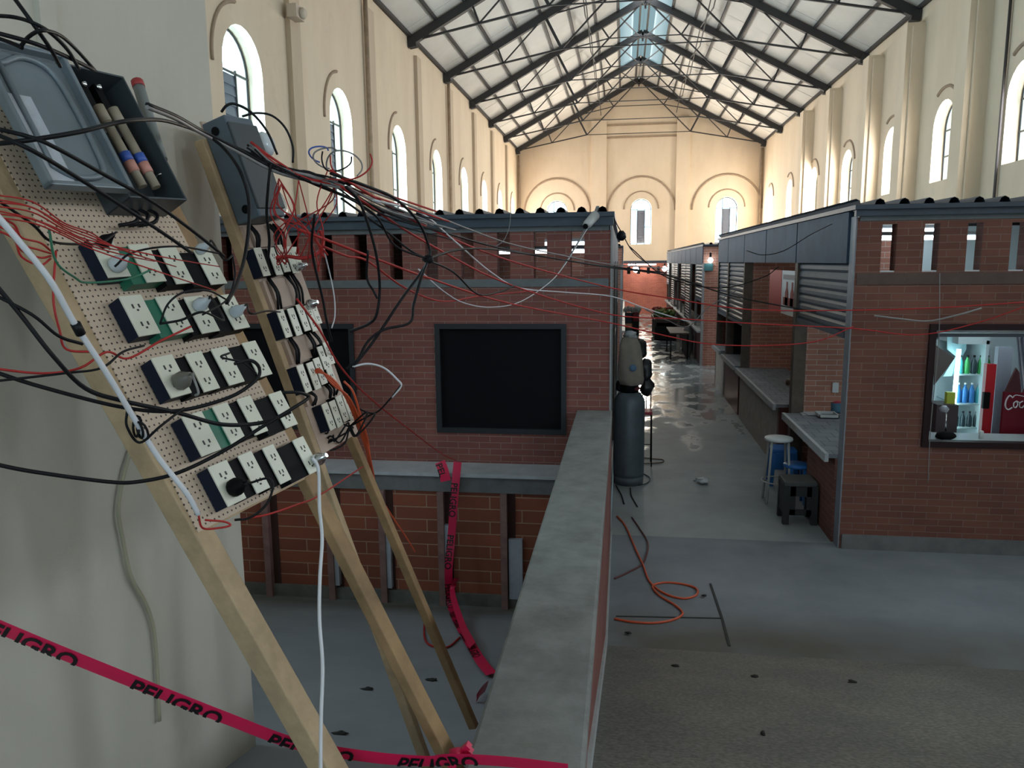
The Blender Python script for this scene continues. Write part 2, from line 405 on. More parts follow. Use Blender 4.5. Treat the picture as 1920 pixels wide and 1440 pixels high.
struct(arched(MB(), YB, YE, -.6, ZE+.25, LW, mpL).build('wall_left', CREAM), 'tall cream plaster side wall with arched windows rising behind the socket boards', 'wall')
struct(arched(MB(), YB, YE, -.6, ZE+.25, RW, mpR).build('wall_right', CREAM), 'tall cream side wall with broad pilasters rising behind the stall with the lit window', 'wall')
struct(arched(MB(), XL, XR, 0, roofz, EW, mpE).build('wall_end', CREAM), 'gabled cream wall closing the far end of the hall', 'wall')
struct(arched(MB(), XL, XR, -.6, roofz, [(1.2, 4.0, 1.2, 5.6)], mpB).build('wall_rear', CREAM), 'cream gabled wall with an added arched opening for daylight at the entrance end', 'wall')  # unseen wall; its arched opening is shaped to limit ambient light

wn = 0
def window(c, w, zs, zt, mp, label):
    global wn; wn += 1
    t = .49; r = w/2; za = zt-r
    root = thing('window_%d' % wn, mp(c, zs, t), label, 'window', None, 'structure')
    fr = MB()
    arc = [mp(c-r*.97*math.cos(math.pi*i/14), za+r*.97*math.sin(math.pi*i/14), t) for i in range(15)]
    fr.tube([mp(c-r*.97, zs, t)]+arc+[mp(c+r*.97, zs, t)], .02, 4)
    def bb(sa, za_, sb, zb): fr.bar(mp(sa, za_, t), mp(sb, zb, t), .03)
    bb(c-r, za, c+r, za); bb(c-r, zs+.03, c+r, zs+.03); bb(c-r*.36, zs, c-r*.36, zt-.08); bb(c+r*.36, zs, c+r*.36, za+.05)
    bb(c+r*.36, zs+(za-zs)*.5, c+r, zs+(za-zs)*.5)
    fr.build('window_frame', STEEL, root)
    lv = MB(); n = 12
    for i in range(n):
        z = zs+.06+(za-zs-.1)*i/n; h = (za-zs)/n
        a = V3(mp(c-r*.34, z, t-.01)); b = V3(mp(c+r*.34, z, t-.01)); d = V3(mp(c-r*.34, z+h*.97, t+.02))
        lv.obox(a, b-a, (d-a)*1.03, (V3(mp(c, z, t))-V3(mp(c, z, t-.03))))
    lv.build('louver', mat('louver_grey', (.10, .125, .18), .6), root)
    pn = MB(); k = 14
    pts = [mp(c+r*.95, zs+.03, t+.04), mp(c-r*.95, zs+.03, t+.04)][::-1]
    pts += [mp(c+r*.95*math.cos(math.pi*i/k), za+r*.95*math.sin(math.pi*i/k), t+.04) for i in range(k+1)]
    pn.quad(*pts); pn.build('pane', PANE, root)
words = ['first', 'second', 'third', 'fourth', 'fifth', 'sixth', 'seventh', 'eighth', 'ninth', 'tenth']
for i, h in enumerate(LW[3:]):
    window(*h, mpL, '%s arched louvred window along the wall behind the socket boards, counted from the plastered pier' % words[i])
for i, h in enumerate(RW[5:]):
    window(*h, mpR, '%s arched window from the entrance along the wall with the broad pilasters' % words[i])
for h, n in zip(EW, ('arched end wall window half hidden by the stall roof', 'arched end wall window above the middle of the aisle', 'arched end wall window beside the wall with broad pilasters')):
    window(*h, mpE, n)

# pilasters, mouldings
def boxthing(name, m, b, label, cat, kind='structure', bevel=0):
    return tag(MB().box(*b).build(name, m, None, bevel), label, cat, None, kind)
tn = 0
def trim(mb, m, label, cat='trim'):
    global tn; tn += 1
    return struct(mb.build('trim_%d' % tn, m), label, cat)
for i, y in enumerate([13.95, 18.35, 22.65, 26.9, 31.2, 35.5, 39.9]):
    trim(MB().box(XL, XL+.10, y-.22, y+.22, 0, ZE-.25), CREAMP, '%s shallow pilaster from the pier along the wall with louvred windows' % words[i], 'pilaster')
for i, y in enumerate([9.4, 13.9, 18.1, 21.8, 24.9, 29.2, 33.2]):
    mb = MB().box(XR-.42, XR, y-.28, y+.28, 0, ZE-.3); mb.box(XR-.30, XR, y-.36, y+.36, 0, ZE-.4)
    trim(mb, CREAM, '%s broad projecting pilaster counted from the entrance, above the lit stall' % words[i], 'pilaster')
trim(MB().box(-1.85, -1.02, YE-.14, YE, 0, 10.35), CREAM, 'flat pilaster on the end wall nearer the hidden window', 'pilaster')
trim(MB().box(2.75, 3.45, YE-.14, YE, 0, 10.35), CREAM, 'flat pilaster on the end wall nearer the broad pilaster wall', 'pilaster')
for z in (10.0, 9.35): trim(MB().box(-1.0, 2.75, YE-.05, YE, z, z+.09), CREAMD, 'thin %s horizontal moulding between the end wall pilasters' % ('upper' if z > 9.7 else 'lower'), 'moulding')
def arcmould(c, z, rad, mp, r, label, a0=0, a1=180):
    pts = [mp(c-rad*math.cos(math.radians(a0+(a1-a0)*i/20)), z+rad*math.sin(math.radians(a0+(a1-a0)*i/20)), -.01) for i in range(21)]
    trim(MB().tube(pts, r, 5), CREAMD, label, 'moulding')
for h, n in zip(EW, ('hidden', 'aisle', 'corner')):
    arcmould(h[0], 5.45, 1.85, mpE, .06, 'wide arched moulding around the %s window on the end wall' % n)
    arcmould(h[0], 5.55, .95, mpE, .04, 'narrow arched moulding hugging the %s window on the end wall' % n)
for i, h in enumerate(LW[3:]): arcmould(h[0], h[3]-h[1]/2, .98, mpL, .035, 'arched hood moulding and shadow over the %s louvred window from the pier' % words[i], -5, 80)  # dark arc spans only the shadow side of each hood
for i, h in enumerate(RW[5:]): arcmould(h[0], h[3]-h[1]/2, .92, mpR, .04, 'arched hood moulding over the %s window of the broad pilaster wall' % words[i], 15, 120)

def pipe(name, pts, r, m, label, cat='pipe', n=8):
    return tag(MB().tube(pts, r, n).build(name, m), label, cat)
PIPEM = mat('pipe_tan', (.40, .30, .21), .6, var=.2)
pipe('drain_pipe', [(XL+.09, 18.0, -.6), (XL+.09, 18.0, 8.7)], .055, PIPEM, 'brown drain pipe beside the second shallow pilaster from the pier')
pipe('drain_pipe', [(XL+.09, 26.5, -.6), (XL+.09, 26.5, 8.7)], .055, PIPEM, 'brown drain pipe between the fourth and fifth louvred windows from the pier')
pipe('drain_pipe', [(XL+.12, YE-.12, -.6), (XL+.12, YE-.12, 8.6)], .06, PIPEM, 'slim drain pipe in the end wall corner behind the stall roof')
pipe('drain_pipe', [(XR-.12, YE-.12, 0), (XR-.12, YE-.12, 8.6)], .06, PIPEM, 'slim drain pipe in the end wall corner by the broad pilasters')
pipe('drain_pipe', [(XR-.06, 34.8, 0), (XR-.06, 34.8, 8.6)], .05, PIPEM, 'thin drain pipe on the wall beyond the last broad pilaster')
pipe('conduit_pipe', [(XR-.05, 16.95, 0), (XR-.05, 16.95, 9.0)], .03, mat('pipe_dark', (.06, .05, .05), .6), 'dark conduit running up the wall beside the window nearest the entrance')
bx = MB().box(XL+.1, XL+.28, 13.6, 13.95, 7.0, 7.22); bx.lathe([(.09, 0), (.1, .05), (.07, .09)], (XL+.28, 13.8, 7.1), 10, (1, 0, 0))
tag(bx.build('junction_box', mat('box_cream', (.6, .5, .4), .6)), 'small pale junction box high on the first shallow pilaster', 'junction box')

# pier on the near side
struct(MB().box(-3.2, -1.72, YB, 3.165, .2, 9.0).build('pillar', PIER, None, .012), 'massive pale plastered pier rising behind the socket boards', 'pillar')
trim(MB().box(-1.72, -1.700, 2.17, 2.235, 3.3, 9), PIER, 'raised plaster chase running up the pier above the open breaker box', 'plaster')

# roof
def slope(mb, xa, xb, ya, yb, lift=.12):
    za, zb = roofz(xa)+lift, roofz(xb)+lift
    mb.prism([(xa, ya, za), (xb, ya, zb), (xb, ya, zb+.04), (xa, ya, za+.04)], (0, yb-ya, 0))
SW = 1.02
cl = MB()
skys = [(26.5, 39.3), (5.0, 15.0)]
ys = [YB, 5.0, 15.0, 26.5, 39.3, YE+.3]
for sgn in (-1, 1):
    xe = XL-.5 if sgn < 0 else XR+.5
    for k in range(5):
        a, b = ys[k], ys[k+1]; xs = XM+sgn*(SW if k in (1, 3) else 0)
        p = (xe, xs) if sgn < 0 else (xs, xe)
        # sheets lap every 2.13 m along the hall
        y = a
        while y < b-1e-3:
            y2 = min(b, y+2.135); slope(cl, p[0], p[1], y, y2+.05, .12+.012*(int(round((y-YB)*7)) % 2)); y = y2
struct(cl.build('ceiling', SHEET), 'pale corrugated roof sheeting over the whole hall seen from below', 'roof')
for k, (a, b) in enumerate(skys):
    mb = MB(); slope(mb, XM-SW, XM, a, b); slope(mb, XM, XM+SW, a, b)
    struct(mb.build('window_skylight_%d' % (k+1), SKYL), ('glowing translucent ridge skylight above the far half of the hall', 'translucent ridge skylight above the entrance half of the hall')[k], 'skylight')
pu = 0
for sgn in (-1, 1):
    for k in range(9):
        f = k/8.2; x = (XL if sgn < 0 else XR)+(XM-(XL if sgn < 0 else XR))*f
        if k == 0: x += .08*(-sgn)
        z = roofz(x)+.04
        struct(MB().box(x-.035, x+.035, YB, YE, z, z+.09).build('trim_purlin_%d' % (pu+1), STEEL),
               '%s thin steel purlin up from the eave on the slope over the %s' % (words[k], 'louvred window wall' if sgn < 0 else 'broad pilaster wall'), 'purlin'); pu += 1
def truss(y, idx):
    root = thing('roof_truss', (XM, y, ZE), '%s dark steel roof truss counted from the end wall' % words[idx], 'roof truss', 'steel roof trusses', 'structure')
    apex = (XM, y, ZR-.04)
    tie = []
    for sgn in (-1, 1):
        xe = XL if sgn < 0 else XR
        heel = V3((xe-sgn*.1, y, ZE+.0)); ap = V3(apex); P = lambda f: heel+(ap-heel)*f
        MB().bar(heel, ap, .16, .23).build('rafter', STEEL, root)
        d = nrm(ap-heel); pn = V3((d[2]*sgn, 0, -d[0]*sgn)); 
        if pn[2] > 0: pn = -pn
        mid = P(.5)+pn*1.15; q1 = heel+(mid-heel)*.5; q3 = mid+(ap-mid)*.52
        ch = MB()
        ch.bar(heel, mid, .055); ch.bar(mid, ap, .05); ch.build('chord', STEEL, root)
        st = MB(); st.bar(P(.5), mid, .09); st.bar(P(.26), q1, .055); st.bar(P(.75), q3, .055)
        st.build('strut', STEEL, root)
        dg = MB(); dg.bar(q1, P(.5), .04); dg.bar(q3, P(.5), .04); dg.build('diagonal', STEEL, root)
        sh = MB(); sh.bar(heel-(sgn*.05, 0, .18), heel+(0, 0, .1), .22, .22); sh.build('heel_plate', STEEL, root)
        tie.append(mid); tie.append(q3)
    MB().bar(tie[0], tie[2], .035).bar(tie[1], tie[3], .035).build('tie_rod', STEEL, root)
    MB().bar(V3(apex)+(0, 0, .03), V3(apex)+(0, 0, -.35), .07).bar(V3(apex)+(-.3, 0, -.2), V3(apex)+(.3, 0, -.2), .05).build('king_post', STEEL, root)
TR = [43.5, 39.2, 34.9, 30.6, 26.2, 21.9, 17.6]
for i, y in enumerate(TR): truss(y, i)
# sway bracing between the trusses
for i in range(len(TR)-2):
    mb = MB()
    for sgn in (-1, 1):
        x = XM+sgn*2.0; z = roofz(x)
        mb.bar((x, TR[i], z-.1), (x, TR[i+1], z-.75), .035); mb.bar((x, TR[i], z-.75), (x, TR[i+1], z-.1), .035)
        mb.bar((XM, TR[i], ZR-.3), (XM+sgn*SW, TR[i+1], roofz(XM+SW)), .035)
    trim(mb, STEEL, 'crossed sway bracing in the %s bay of the roof from the end wall' % words[i], 'bracing')

# floors
def rampmesh(): 
    mb = MB(); n = 22
    prof = [(-8, 1.05), (2.3, 1.05)]+[(2.3+(5.15-2.3)*i/n, 1.05*(1-i/n)) for i in range(1, n+1)]
    mb.prism([(-.10, y, z) for y, z in prof]+[(-.10, 5.15, -.05), (-.10, -8, -.05)], (XR+.10, 0, 0)); return mb
struct(MB().box(-.10, XR, 5.1, 7.42, -.25, 0).build('floor', FLOORN), 'smooth bluish concrete floor between the ramp and the lit stall', 'floor')
struct(MB().box(-.10, XR, 7.42, YE, -.25, 0).build('floor_aisle', FLOOR), 'paler grey concrete floor of the market aisle with wet patches further down', 'floor')
struct(rampmesh().build('floor_ramp', RAMP), 'rough speckled concrete ramp sloping down to the smooth aisle floor', 'floor')
RS = .278
def leftz(y): return .748 if y < 2.0 else max(-.6, -.6+RS*(6.85-y))
def onleft(px, py, lift=0.0):
    d = ray(px, py); t = (-.6+RS*6.85+lift-EYE[2])/(d[2]+RS*d[1]); return EYE+d*t
struct(MB().box(XL, -.10, 7.0, YE, -.85, -.6).build('floor_pit', PITF), 'concrete floor below the stall beyond the sunken bay', 'floor')
struct(MB().prism([(XL, YB, .748), (XL, 2.0, .748), (XL, 6.85, -.6), (XL, 7.1, -.6), (XL, 7.1, -.85), (XL, YB, -.85)], (-.40-XL, 0, 0)).build('floor_bay', PITF), 'bluish concrete floor of the sunken bay under the leaning poles', 'floor')
# slab joints
JM = mat('joint_dark', (.04, .04, .04), .9)
a, b, c = atz(1332, 1095, 0), atz(1354, 1160, 0), atz(1368, 1212, 0)
mb = MB()
for p, q in ((a, b), (b, c)): mb.bar((p[0], p[1], .003), (q[0], q[1], .003), .018, .006)
trim(mb, JM, 'dark slab joint running toward the ramp beside the orange cable loop', 'floor joint')
a, b = atz(1155, 1156, 0), atz(1354, 1160, 0)
trim(MB().bar((a[0], a[1], .003), (b[0], b[1], .003), .012, .006), JM, 'dark slab joint crossing under the orange cable by the parapet', 'floor joint')

# parapet between the sunken bay and the aisle
ZC = 1.29
pr = MB().box(-.40, -.099, -4, 7.28, -.6, ZC-.075)
pw = struct(pr.build('wall_parapet', BRICK), 'low brick parapet with a broad concrete cap between sunken bay and aisle', 'parapet')
cap = MB().box(-.432, -.094, -4, 7.29, ZC-.075, ZC); cap.build('cap', CONC, pw, .012)
MB().prism([(-.105, -4, 1.0), (-.105, -4, 1.115), (-.105, 2.3, 1.115), (-.105, 5.15, .08), (-.105, 7.28, .08), (-.105, 7.28, -.1), (-.105, 5.1, -.1), (-.105, 2.2, .95)], (.02, 0, 0)).build('curb', mat('curb_pale', (.36, .38, .38), .8, var=.15), pw)

# retaining wall of the sunken bay with ledge
YW = 6.95
struct(MB().box(-5.9, -.40, YW, 7.3, -.48, .56).build('wall_bay', BRICKD), 'orange brick retaining wall of the sunken bay below the white ledge', 'wall')
trim(MB().box(-5.9, -.42, YW-.03, 7.3, -.62, -.48), mat('footing', (.13, .125, .115), .85, var=.25), 'dark concrete footing under the brick wall of the sunken bay', 'footing')
MBl = MB().box(-5.9, -.42, YW-.03, 7.3, .545, .70)
trim(MBl, CONC2, 'grey concrete beam under the white ledge of the sunken bay', 'beam')
trim(MB().box(-5.9, -.43, YW-.06, 7.3, .70, .735), LEDGE, 'long white painted ledge above the brick wall of the sunken bay', 'ledge')
ppx = [(512, 0), (630, 1), (728, 1), (838, 1), (955, 2)]
BAYP = mat('bay_post', (.23, .13, .12), .8, var=.25)
GPL = mat('grey_plate', (.38, .40, .46), .55, var=.15)
for i, (px, k) in enumerate(ppx):
    x = at(px, 1000, YW)[0]
    r = thing('wall_post', (x, YW, -.6), '%s slim upright post on the sunken bay wall from the pier side' % words[i], 'post', 'upright posts of the sunken bay', 'structure')
    MB().box(x-.075, x-.012, YW-.07, YW+.02, -.6, .545).build('upright', BAYP, r)
    MB().box(x-.012, x+.06, YW-.006, YW+.02, -.6, .545).build('shade_strip', mat('shade_strip_dark', (.05, .02, .016), .9), r)  # flat dark strip paints the shadow beside the upright
    if k == 1: MB().box(x-.010, x+.035, YW-.055, YW, -.45, .22).build('plate', GPL, r)
    if k == 2: MB().box(x+.0, x+.13, YW-.05, YW, -.5, .1).build('plate', GPL, r)

# ------------------------------------------------------------------ market stalls
def ridged_roof(mb, x0, x1, y0, y1, z, pitch=.19, r=.035):
    n = int((x1-x0)/pitch)
    pts = []
    for i in range(n+1):
        xc = x0+i*pitch
        for dx, dz in ((-.095, 0), (-.045, 0), (-.03, .035), (0, .05), (.03, .035), (.045, 0)):
            if x0 <= xc+dx <= x1: pts.append((xc+dx, z+dz))
    pts.append((x1, z))
    for (xa, za), (xb, zb) in zip(pts[:-1], pts[1:]):
        mb.quad((xa, y0, za), (xb, y0, zb), (xb, y1, zb+.02), (xa, y1, za+.02))
    mb.box(x0, x1, y0, y1, z-.04, z-.001)
    return mb
def slot_front(mb, x0, x1, y0, y1, z0, z1, slots, win):
    """brick front facing the camera with narrow slots (x, w, zlo, zhi) and windows (x0,x1,z0,z1)"""
    zl, zh = slots[0][2], slots[0][3]
    cuts = sorted([x0, x1]+[v for s in slots for v in (s[0]-s[1]/2, s[0]+s[1]/2)])
    for k in range(0, len(cuts), 2): mb.box(cuts[k], cuts[k+1], y0, y1, zl, zh)
    mb.box(x0, x1, y0, y1, zh, z1)
    zz = zl; x = x0
    wl, wh = win[0][2], win[0][3]
    mb.box(x0, x1, y0, y1, wh, zl); mb.box(x0, x1, y0, y1, z0, wl)
    for w in sorted(win):
        mb.box(x, w[0], y0, y1, wl, wh); x = w[1]
    mb.box(x, x1, y0, y1, wl, wh)
    return mb
def shutter_mesh(x, y0, y1, z0, z1, n=None):
    mb = MB(); n = n or max(3, int((z1-z0)/.085)); h = (z1-z0)/n
    prof = []
    for i in range(n):
        z = z0+i*h
        prof += [(0, z), (-.018, z+h*.3), (-.018, z+h*.7), (0, z+h*.97)]
    prof.append((0, z1))
    for (a, za), (b, zb) in zip(prof[:-1], prof[1:]): mb.quad((x+a, y0, za), (x+a, y1, za), (x+b, y1, zb), (x+b, y0, zb))
    mb.box(x-.03, x+.02, y0, y1, z0-.05, z0)
    return mb
def frame_rect(x0, x1, z0, z1, y, w=.045, d=.06):
    mb = MB(); mb.box(x0, x1, y, y+d, z0, z0+w); mb.box(x0, x1, y, y+d, z1-w, z1); mb.box(x0, x0+w, y, y+d, z0+w, z1-w); mb.box(x1-w, x1, y, y+d, z0+w, z1-w)
    return mb
def tubelamp(name, p, q, label, group=None, m=None):
    p, q = V3(p), V3(q)
    r = thing(name, (p+q)/2, label, 'lamp', group)
    MB().bar(p+(0, 0, .045), q+(0, 0, .045), .07, .035).build('housing', mat('lamp_housing', (.6, .62, .65), .5), r)
    MB().tube([p, q], .02, 8).build('tube', m or TUBE, r); return r

YS = 7.3
# --- stall behind the sunken bay
lz = .735
LSX0, LSX1 = -5.9, -.12
ls = thing('market_stall', (-3.0, YS, 0), 'brick market stall with dark shuttered windows above the sunken bay', 'market stall', 'brick market stalls')
slL = [(-.43-.351*k, .125, 2.55, 2.985) for k in range(15)]
slL = [(x, w, a, b) for x, w, a, b in slL if x > LSX0+.2]
winL = [(-1.82, -.535, 1.04, 2.12), (-3.93, -2.645, 1.04, 2.12)]
slot_front(MB(), LSX0, LSX1-.004, YS, YS+.14, -.0, 2.99, slL, winL).build('front_wall', BRICK, ls)
MB().box(LSX0, LSX1-.02, YS-.012, YS+.02, 2.985, 3.03).build('lintel', GREYB, ls)
MB().box(LSX0, LSX1-.02, YS-.012, YS+.02, 2.47, 2.545).build('band', GREYB, ls)
MB().box(LSX0, LSX1+.02, YS-.06, YS, 3.03, 3.135).build('fascia', ROOFT, ls)
ridged_roof(MB(), LSX0, LSX1+.03, YS-.10, 17.2, 3.15).build('roof', ROOFT, ls)
for w in winL:
    f = frame_rect(*w[:2], *w[2:], YS-.02, .05, .08).build('window_frame', FRAME, ls)
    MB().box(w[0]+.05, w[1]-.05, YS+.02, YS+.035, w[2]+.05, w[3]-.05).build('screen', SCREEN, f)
MB().box(LSX0, LSX1-.1, 17.05, 17.2, 0, 3.1).box(LSX0, LSX0+.1, YS+.14, 17.05, 0, 3.1).box(-2.05, -1.95, YS+.14, 17.05, 0, 3.1).box(-5.8, -.15, 10.4, 10.5, 0, 3.1).build('inner_wall', BRICKL, ls)
MB().box(LSX0, LSX1, YS+.14, 17.0, -.1, 0.0).build('inner_floor', CONC2, ls)
MB().box(LSX1-.004, LSX1+.012, YS-.012, YS+.12, 0, 3.03).build('corner_post', POSTG, ls)
for k in range(1, 6):
    y = 7.3+k*1.95
    MB().box(LSX1-.08, LSX1, y-.06, y+.06, 0, 2.7).build('post', POSTG if k % 2 else POSTM, ls)
for k in range(5):
    y0, y1 = 7.3+k*1.95+.08, 7.3+(k+1)*1.95-.06
    MB().box(LSX1-.06, LSX1-.01, y0, y1, 2.65, 3.1).build('signboard', FASC, ls)
    shutter_mesh(LSX1-.02, y0, y1, (2.0, .1, 1.6, .1, 1.9)[k], 2.65).build('shutter', SHUT, ls)
    MB().box(LSX1-.07, LSX1-.03, y0, y1, 0, .85).build('counter_front', BRICK, ls)
tubelamp('fluorescent_lamp', (-1.5, 8.9, 2.82), (-.45, 8.95, 2.82), 'fluorescent tube glowing behind the slots of the sunken bay stall')
tubelamp('fluorescent_lamp', (-1.0, 9.9, 2.93), (-.3, 9.9, 2.93), 'second fluorescent tube deeper inside the sunken bay stall')
# --- stall with the lit window
X2 = 2.04
rs = thing('market_stall', (4.5, YS, 0), 'brick market stall with a lit window and counters along the aisle', 'market stall', 'brick market stalls')
slR = [(2.315+.352*k, .125, 2.58, 3.0) for k in range(13)]
winR = [(2.70, 4.3, 1.0, 2.12)]
slot_front(MB(), X2, 7.0, YS, YS+.14, 0, 3.06, slR, winR).build('front_wall', BRICK2, rs)
MB().box(X2+.02, 7.0, YS-.02, YS, 0, .14).build('plinth', CONC2, rs)
MB().box(X2+.02, 7.0, YS-.012, YS+.02, 3.03, 3.07).build('lintel', GREYB, rs)
MB().box(X2+.02, 7.0, YS-.012, YS+.02, 2.47, 2.57).build('band', mat('band_brown', (.10, .065, .055), .8, var=.2), rs)
MB().box(X2-.03, 7.0, YS-.06, YS, 3.07, 3.15).build('fascia', ROOFT, rs)
ridged_roof(MB(), X2-.05, 7.0, YS-.10, 17.3, 3.165, .2).build('roof', ROOFT, rs)
f = frame_rect(*winR[0], YS-.03, .055, .09).build('window_frame', FRAMER, rs)
for sx_, sw_, sz_, _z in slR[:8]: MB().box(sx_-.06, sx_+.06, YS+.005, YS+.135, sz_, sz_+.012).build('slot_sill', mat('sill_white', (.55, .57, .6), .5), rs)
seams = [7.44, 9.57, 11.57, 13.6, 15.65, 17.25]
MB().box(X2-.012, X2-.001, YS-.006, YS+.15, 0, 3.07).build('corner_post', mat('corner_steel', (.20, .215, .25), .55, var=.15), rs)
for y in (9.57, 13.6, 15.65, 17.25):
    w = .07 if y in (9.57, 15.65) else .05
    MB().box(X2-.02, X2+.12, y-w, y+w, 0, 2.68).build('post', POSTM, rs)
for k in range(5):
    y0, y1 = seams[k], seams[k+1]
    MB().box(X2-.03, X2+.03, y0+.03, y1-.02, 2.66, 3.12).build('signboard', FASC, rs)
    MB().box(X2-.015, X2+.04, y1-.02, y1+.03, 2.66, 3.12).build('seam_strip', GREYB, rs)
shutter_mesh(X2+.02, 7.5, 9.5, 2.02, 2.66).build('shutter', SHUT, rs)
for k in (3, 4): shutter_mesh(X2+.02, seams[k]+.07, seams[k+1]-.07, 1.62, 2.66).build('shutter', SHUT, rs)
MB().box(X2+.1, 6.9, 9.55, 9.65, 0, 3.05).build('partition', BRICKL, rs)
MB().box(X2+.12, 6.9, 13.55, 13.65, 0, 3.05).build('partition', BRICKL, rs)
MB().box(X2+.1, 7.0, 17.15, 17.3, 0, 3.05).box(6.9, 7.0, 7.44, 17.2, 0, 3.05).build('inner_wall', BRICK2, rs)
MB().box(X2+.1, 6.95, 15.6, 15.7, 0, 3.05).build('partition', DARK, rs)
# counters
def counter(y0, y1, xin, z=.87, over=.03):
    c = thing('counter', (X2+.3, (y0+y1)/2, 0), '', 'counter')
    MB().box(X2-.10, xin, y0, y1, z-.04, z).build('worktop', TILE, c)
    MB().box(X2-.13, X2-.095, y0-.01, y1+.01, z-.075, z+.004).build('edge', COUNT, c)
    return c
c1 = counter(7.46, 9.48, 2.65); c1['label'] = 'tiled grey counter on brick base beside the white stool'
MB().box(X2-.03, X2+.12, 7.46, 8.55, 0, .83).build('base_wall', BRICK2, c1)
MB().box(2.4, 2.5, 8.5, 9.5, 0, .83).build('back_panel', DARK, c1)
c2 = counter(10.05, 13.5, 2.75); c2['label'] = 'long tiled counter behind a rendered base under the red and white banner'
MB().box(X2-.04, X2+.06, 10.2, 13.5, 0, .83).build('base_wall', mat('rendered_base', (.46, .41, .37), .8, var=.2), c2)
MB().box(X2-.04, 2.6, 10.10, 10.2, 0, .83).build('end_panel', mat('maroon_panel', (.10, .028, .022), .5), c2)
c3 = counter(13.75, 15.5, 2.5); c3['label'] = 'short counter under the half lowered grey shutter'
MB().box(X2-.03, X2+.06, 13.75, 15.5, 0, .83).build('base_wall', mat('maroon_panel', (.10, .028, .022), .5), c3)
c4 = counter(15.8, 17.1, 2.5, .9); c4['label'] = 'last pale counter edge at the far end of the lit stall'
MB().box(X2-.03, X2+.06, 15.8, 17.1, 0, .85).build('base_wall', mat('rendered_base', (.20, .17, .155), .8), c4)
tubelamp('fluorescent_lamp', (2.35, 8.2, 2.90), (3.55, 8.5, 2.90), 'fluorescent tube seen through the slots of the lit stall')
tubelamp('fluorescent_lamp', (2.3, 9.0, 3.0), (3.4, 9.2, 3.0), 'second fluorescent tube high inside the lit stall')
tubelamp('fluorescent_lamp', (3.0, 11.2, 2.95), (4.2, 11.2, 2.95), 'added tube hidden under the roof to brighten the bay behind the banner', None, mat('fill_tube', (.9, .9, .9), .4, emit=(1, .96, .9), estr=30))  # unseen tube added to brighten the brick partition
# banner
bn = thing('banner', (X2+.06, 10.55, 2.0), 'red and white printed banner hanging under the blank grey signboards', 'banner')
yb = lambda px: atx(px, 530, X2+.03)[1]
bx0 = X2+.03
MB().box(bx0, bx0+.012, 9.68, 11.5, 2.0, 2.56).build('sheet', mat('banner_white', (.72, .74, .78), .5), bn)
MB().box(bx0-.004, bx0, 10.65, 11.5, 2.0, 2.56).build('red_panel', mat('banner_red', (.45, .02, .02), .5), bn)
g = MB()
for yy in (9.98, 10.30): 
    g.prism([(bx0-.006, yy-.09, 2.12), (bx0-.006, yy+.09, 2.12), (bx0-.006, yy+.09, 2.28), (bx0-.006, yy+.035, 2.34), (bx0-.006, yy+.035, 2.42), (bx0-.006, yy-.035, 2.42), (bx0-.006, yy-.035, 2.34), (bx0-.006, yy-.09, 2.28)], (.004, 0, 0))
g.box(bx0-.006, bx0-.002, 9.80, 10.5, 2.12, 2.22)
g.build('picture', mat('banner_maroon', (.25, .01, .015), .5), bn)
MB().box(bx0-.006, bx0-.002, 9.75, 10.55, 2.45, 2.51).build('heading', mat('banner_grey', (.2, .2, .22), .5), bn)
# --- further stalls
def far_stall(name, x0, x1, y0, y1, side, label, n):
    s = thing(name, ((x0+x1)/2, y0, 0), label, 'market stall', 'brick market stalls')
    sx = x0 if side > 0 else x1
    MB().box(x0, x1, y0, y0+.14, 0, 3.05).build('front_wall', BRICKL, s); MB().box(x0, x1, y1-.14, y1, 0, 3.05).build('rear_wall', BRICKL, s)
    xi = sx+side*1.6
    MB().box(min(xi, xi+side*.1), max(xi, xi+side*.1), y0+.14, y1-.14, 0, 3.05).build('inner_wall', DARK, s)
    ridged_roof(MB(), x0-.03, x1+.03, y0-.1, y1, 3.1, .2).build('roof', ROOFT, s)
    h = (y1-y0)/n
    for k in range(n):
        a, b = y0+k*h, y0+(k+1)*h
        p, q = min(sx-side*.02, sx+side*.04), max(sx-side*.02, sx+side*.04)
        MB().box(p, q, a+.02, b-.04, 2.6, 3.06).build('signboard', FASC, s)
        MB().box(p, q, a-.05, a+.05, 0, 2.62).build('post', POSTG, s)
        if k % 3 != 1: shutter_mesh(sx, a+.07, b-.07, (1.7, 2.0, .9, 1.5)[k % 4], 2.6).build('shutter', SHUT, s)
        MB().box(min(sx, sx+side*.08), max(sx, sx+side*.08), a+.05, b-.05, 0, .85).build('counter_front', mat('counter_front_dark', (.10, .05, .045), .7), s)
        MB().box(min(sx-side*.1, sx+side*.5), max(sx-side*.1, sx+side*.5), a+.05, b-.05, .85, .9).build('worktop', COUNT, s)
    return s
s3 = far_stall('market_stall', 2.0, 7.0, 20.3, 37.0, 1, 'further brick stall with grey posts and a small lamp on its front', 9)
s4 = far_stall('market_stall', -5.9, -.05, 20.3, 37.0, -1, 'further brick stall beyond the gas cylinder, mostly hidden', 9)
es = thing('market_stall', (1.5, 40.5, 0), 'bright red brick stall closing the end of the aisle', 'market stall', 'brick market stalls')
mb = MB().box(-4, 6.5, 40.5, 40.64, 0, 2.05).box(-4, 6.5, 40.5, 40.64, 2.42, 2.6)
for k in range(-8, 14): mb.box(k*.5-.17, k*.5+.17, 40.5, 40.64, 2.05, 2.42)
mb.build('front_wall', BRICKR, es)
MB().box(-4, 6.5, 40.9, 41, 0, 2.6).build('inner_wall', DARK, es)
MB().box(-4.1, 6.6, 39.2, 42, 2.6, 2.72).build('roof', ROOFT, es)
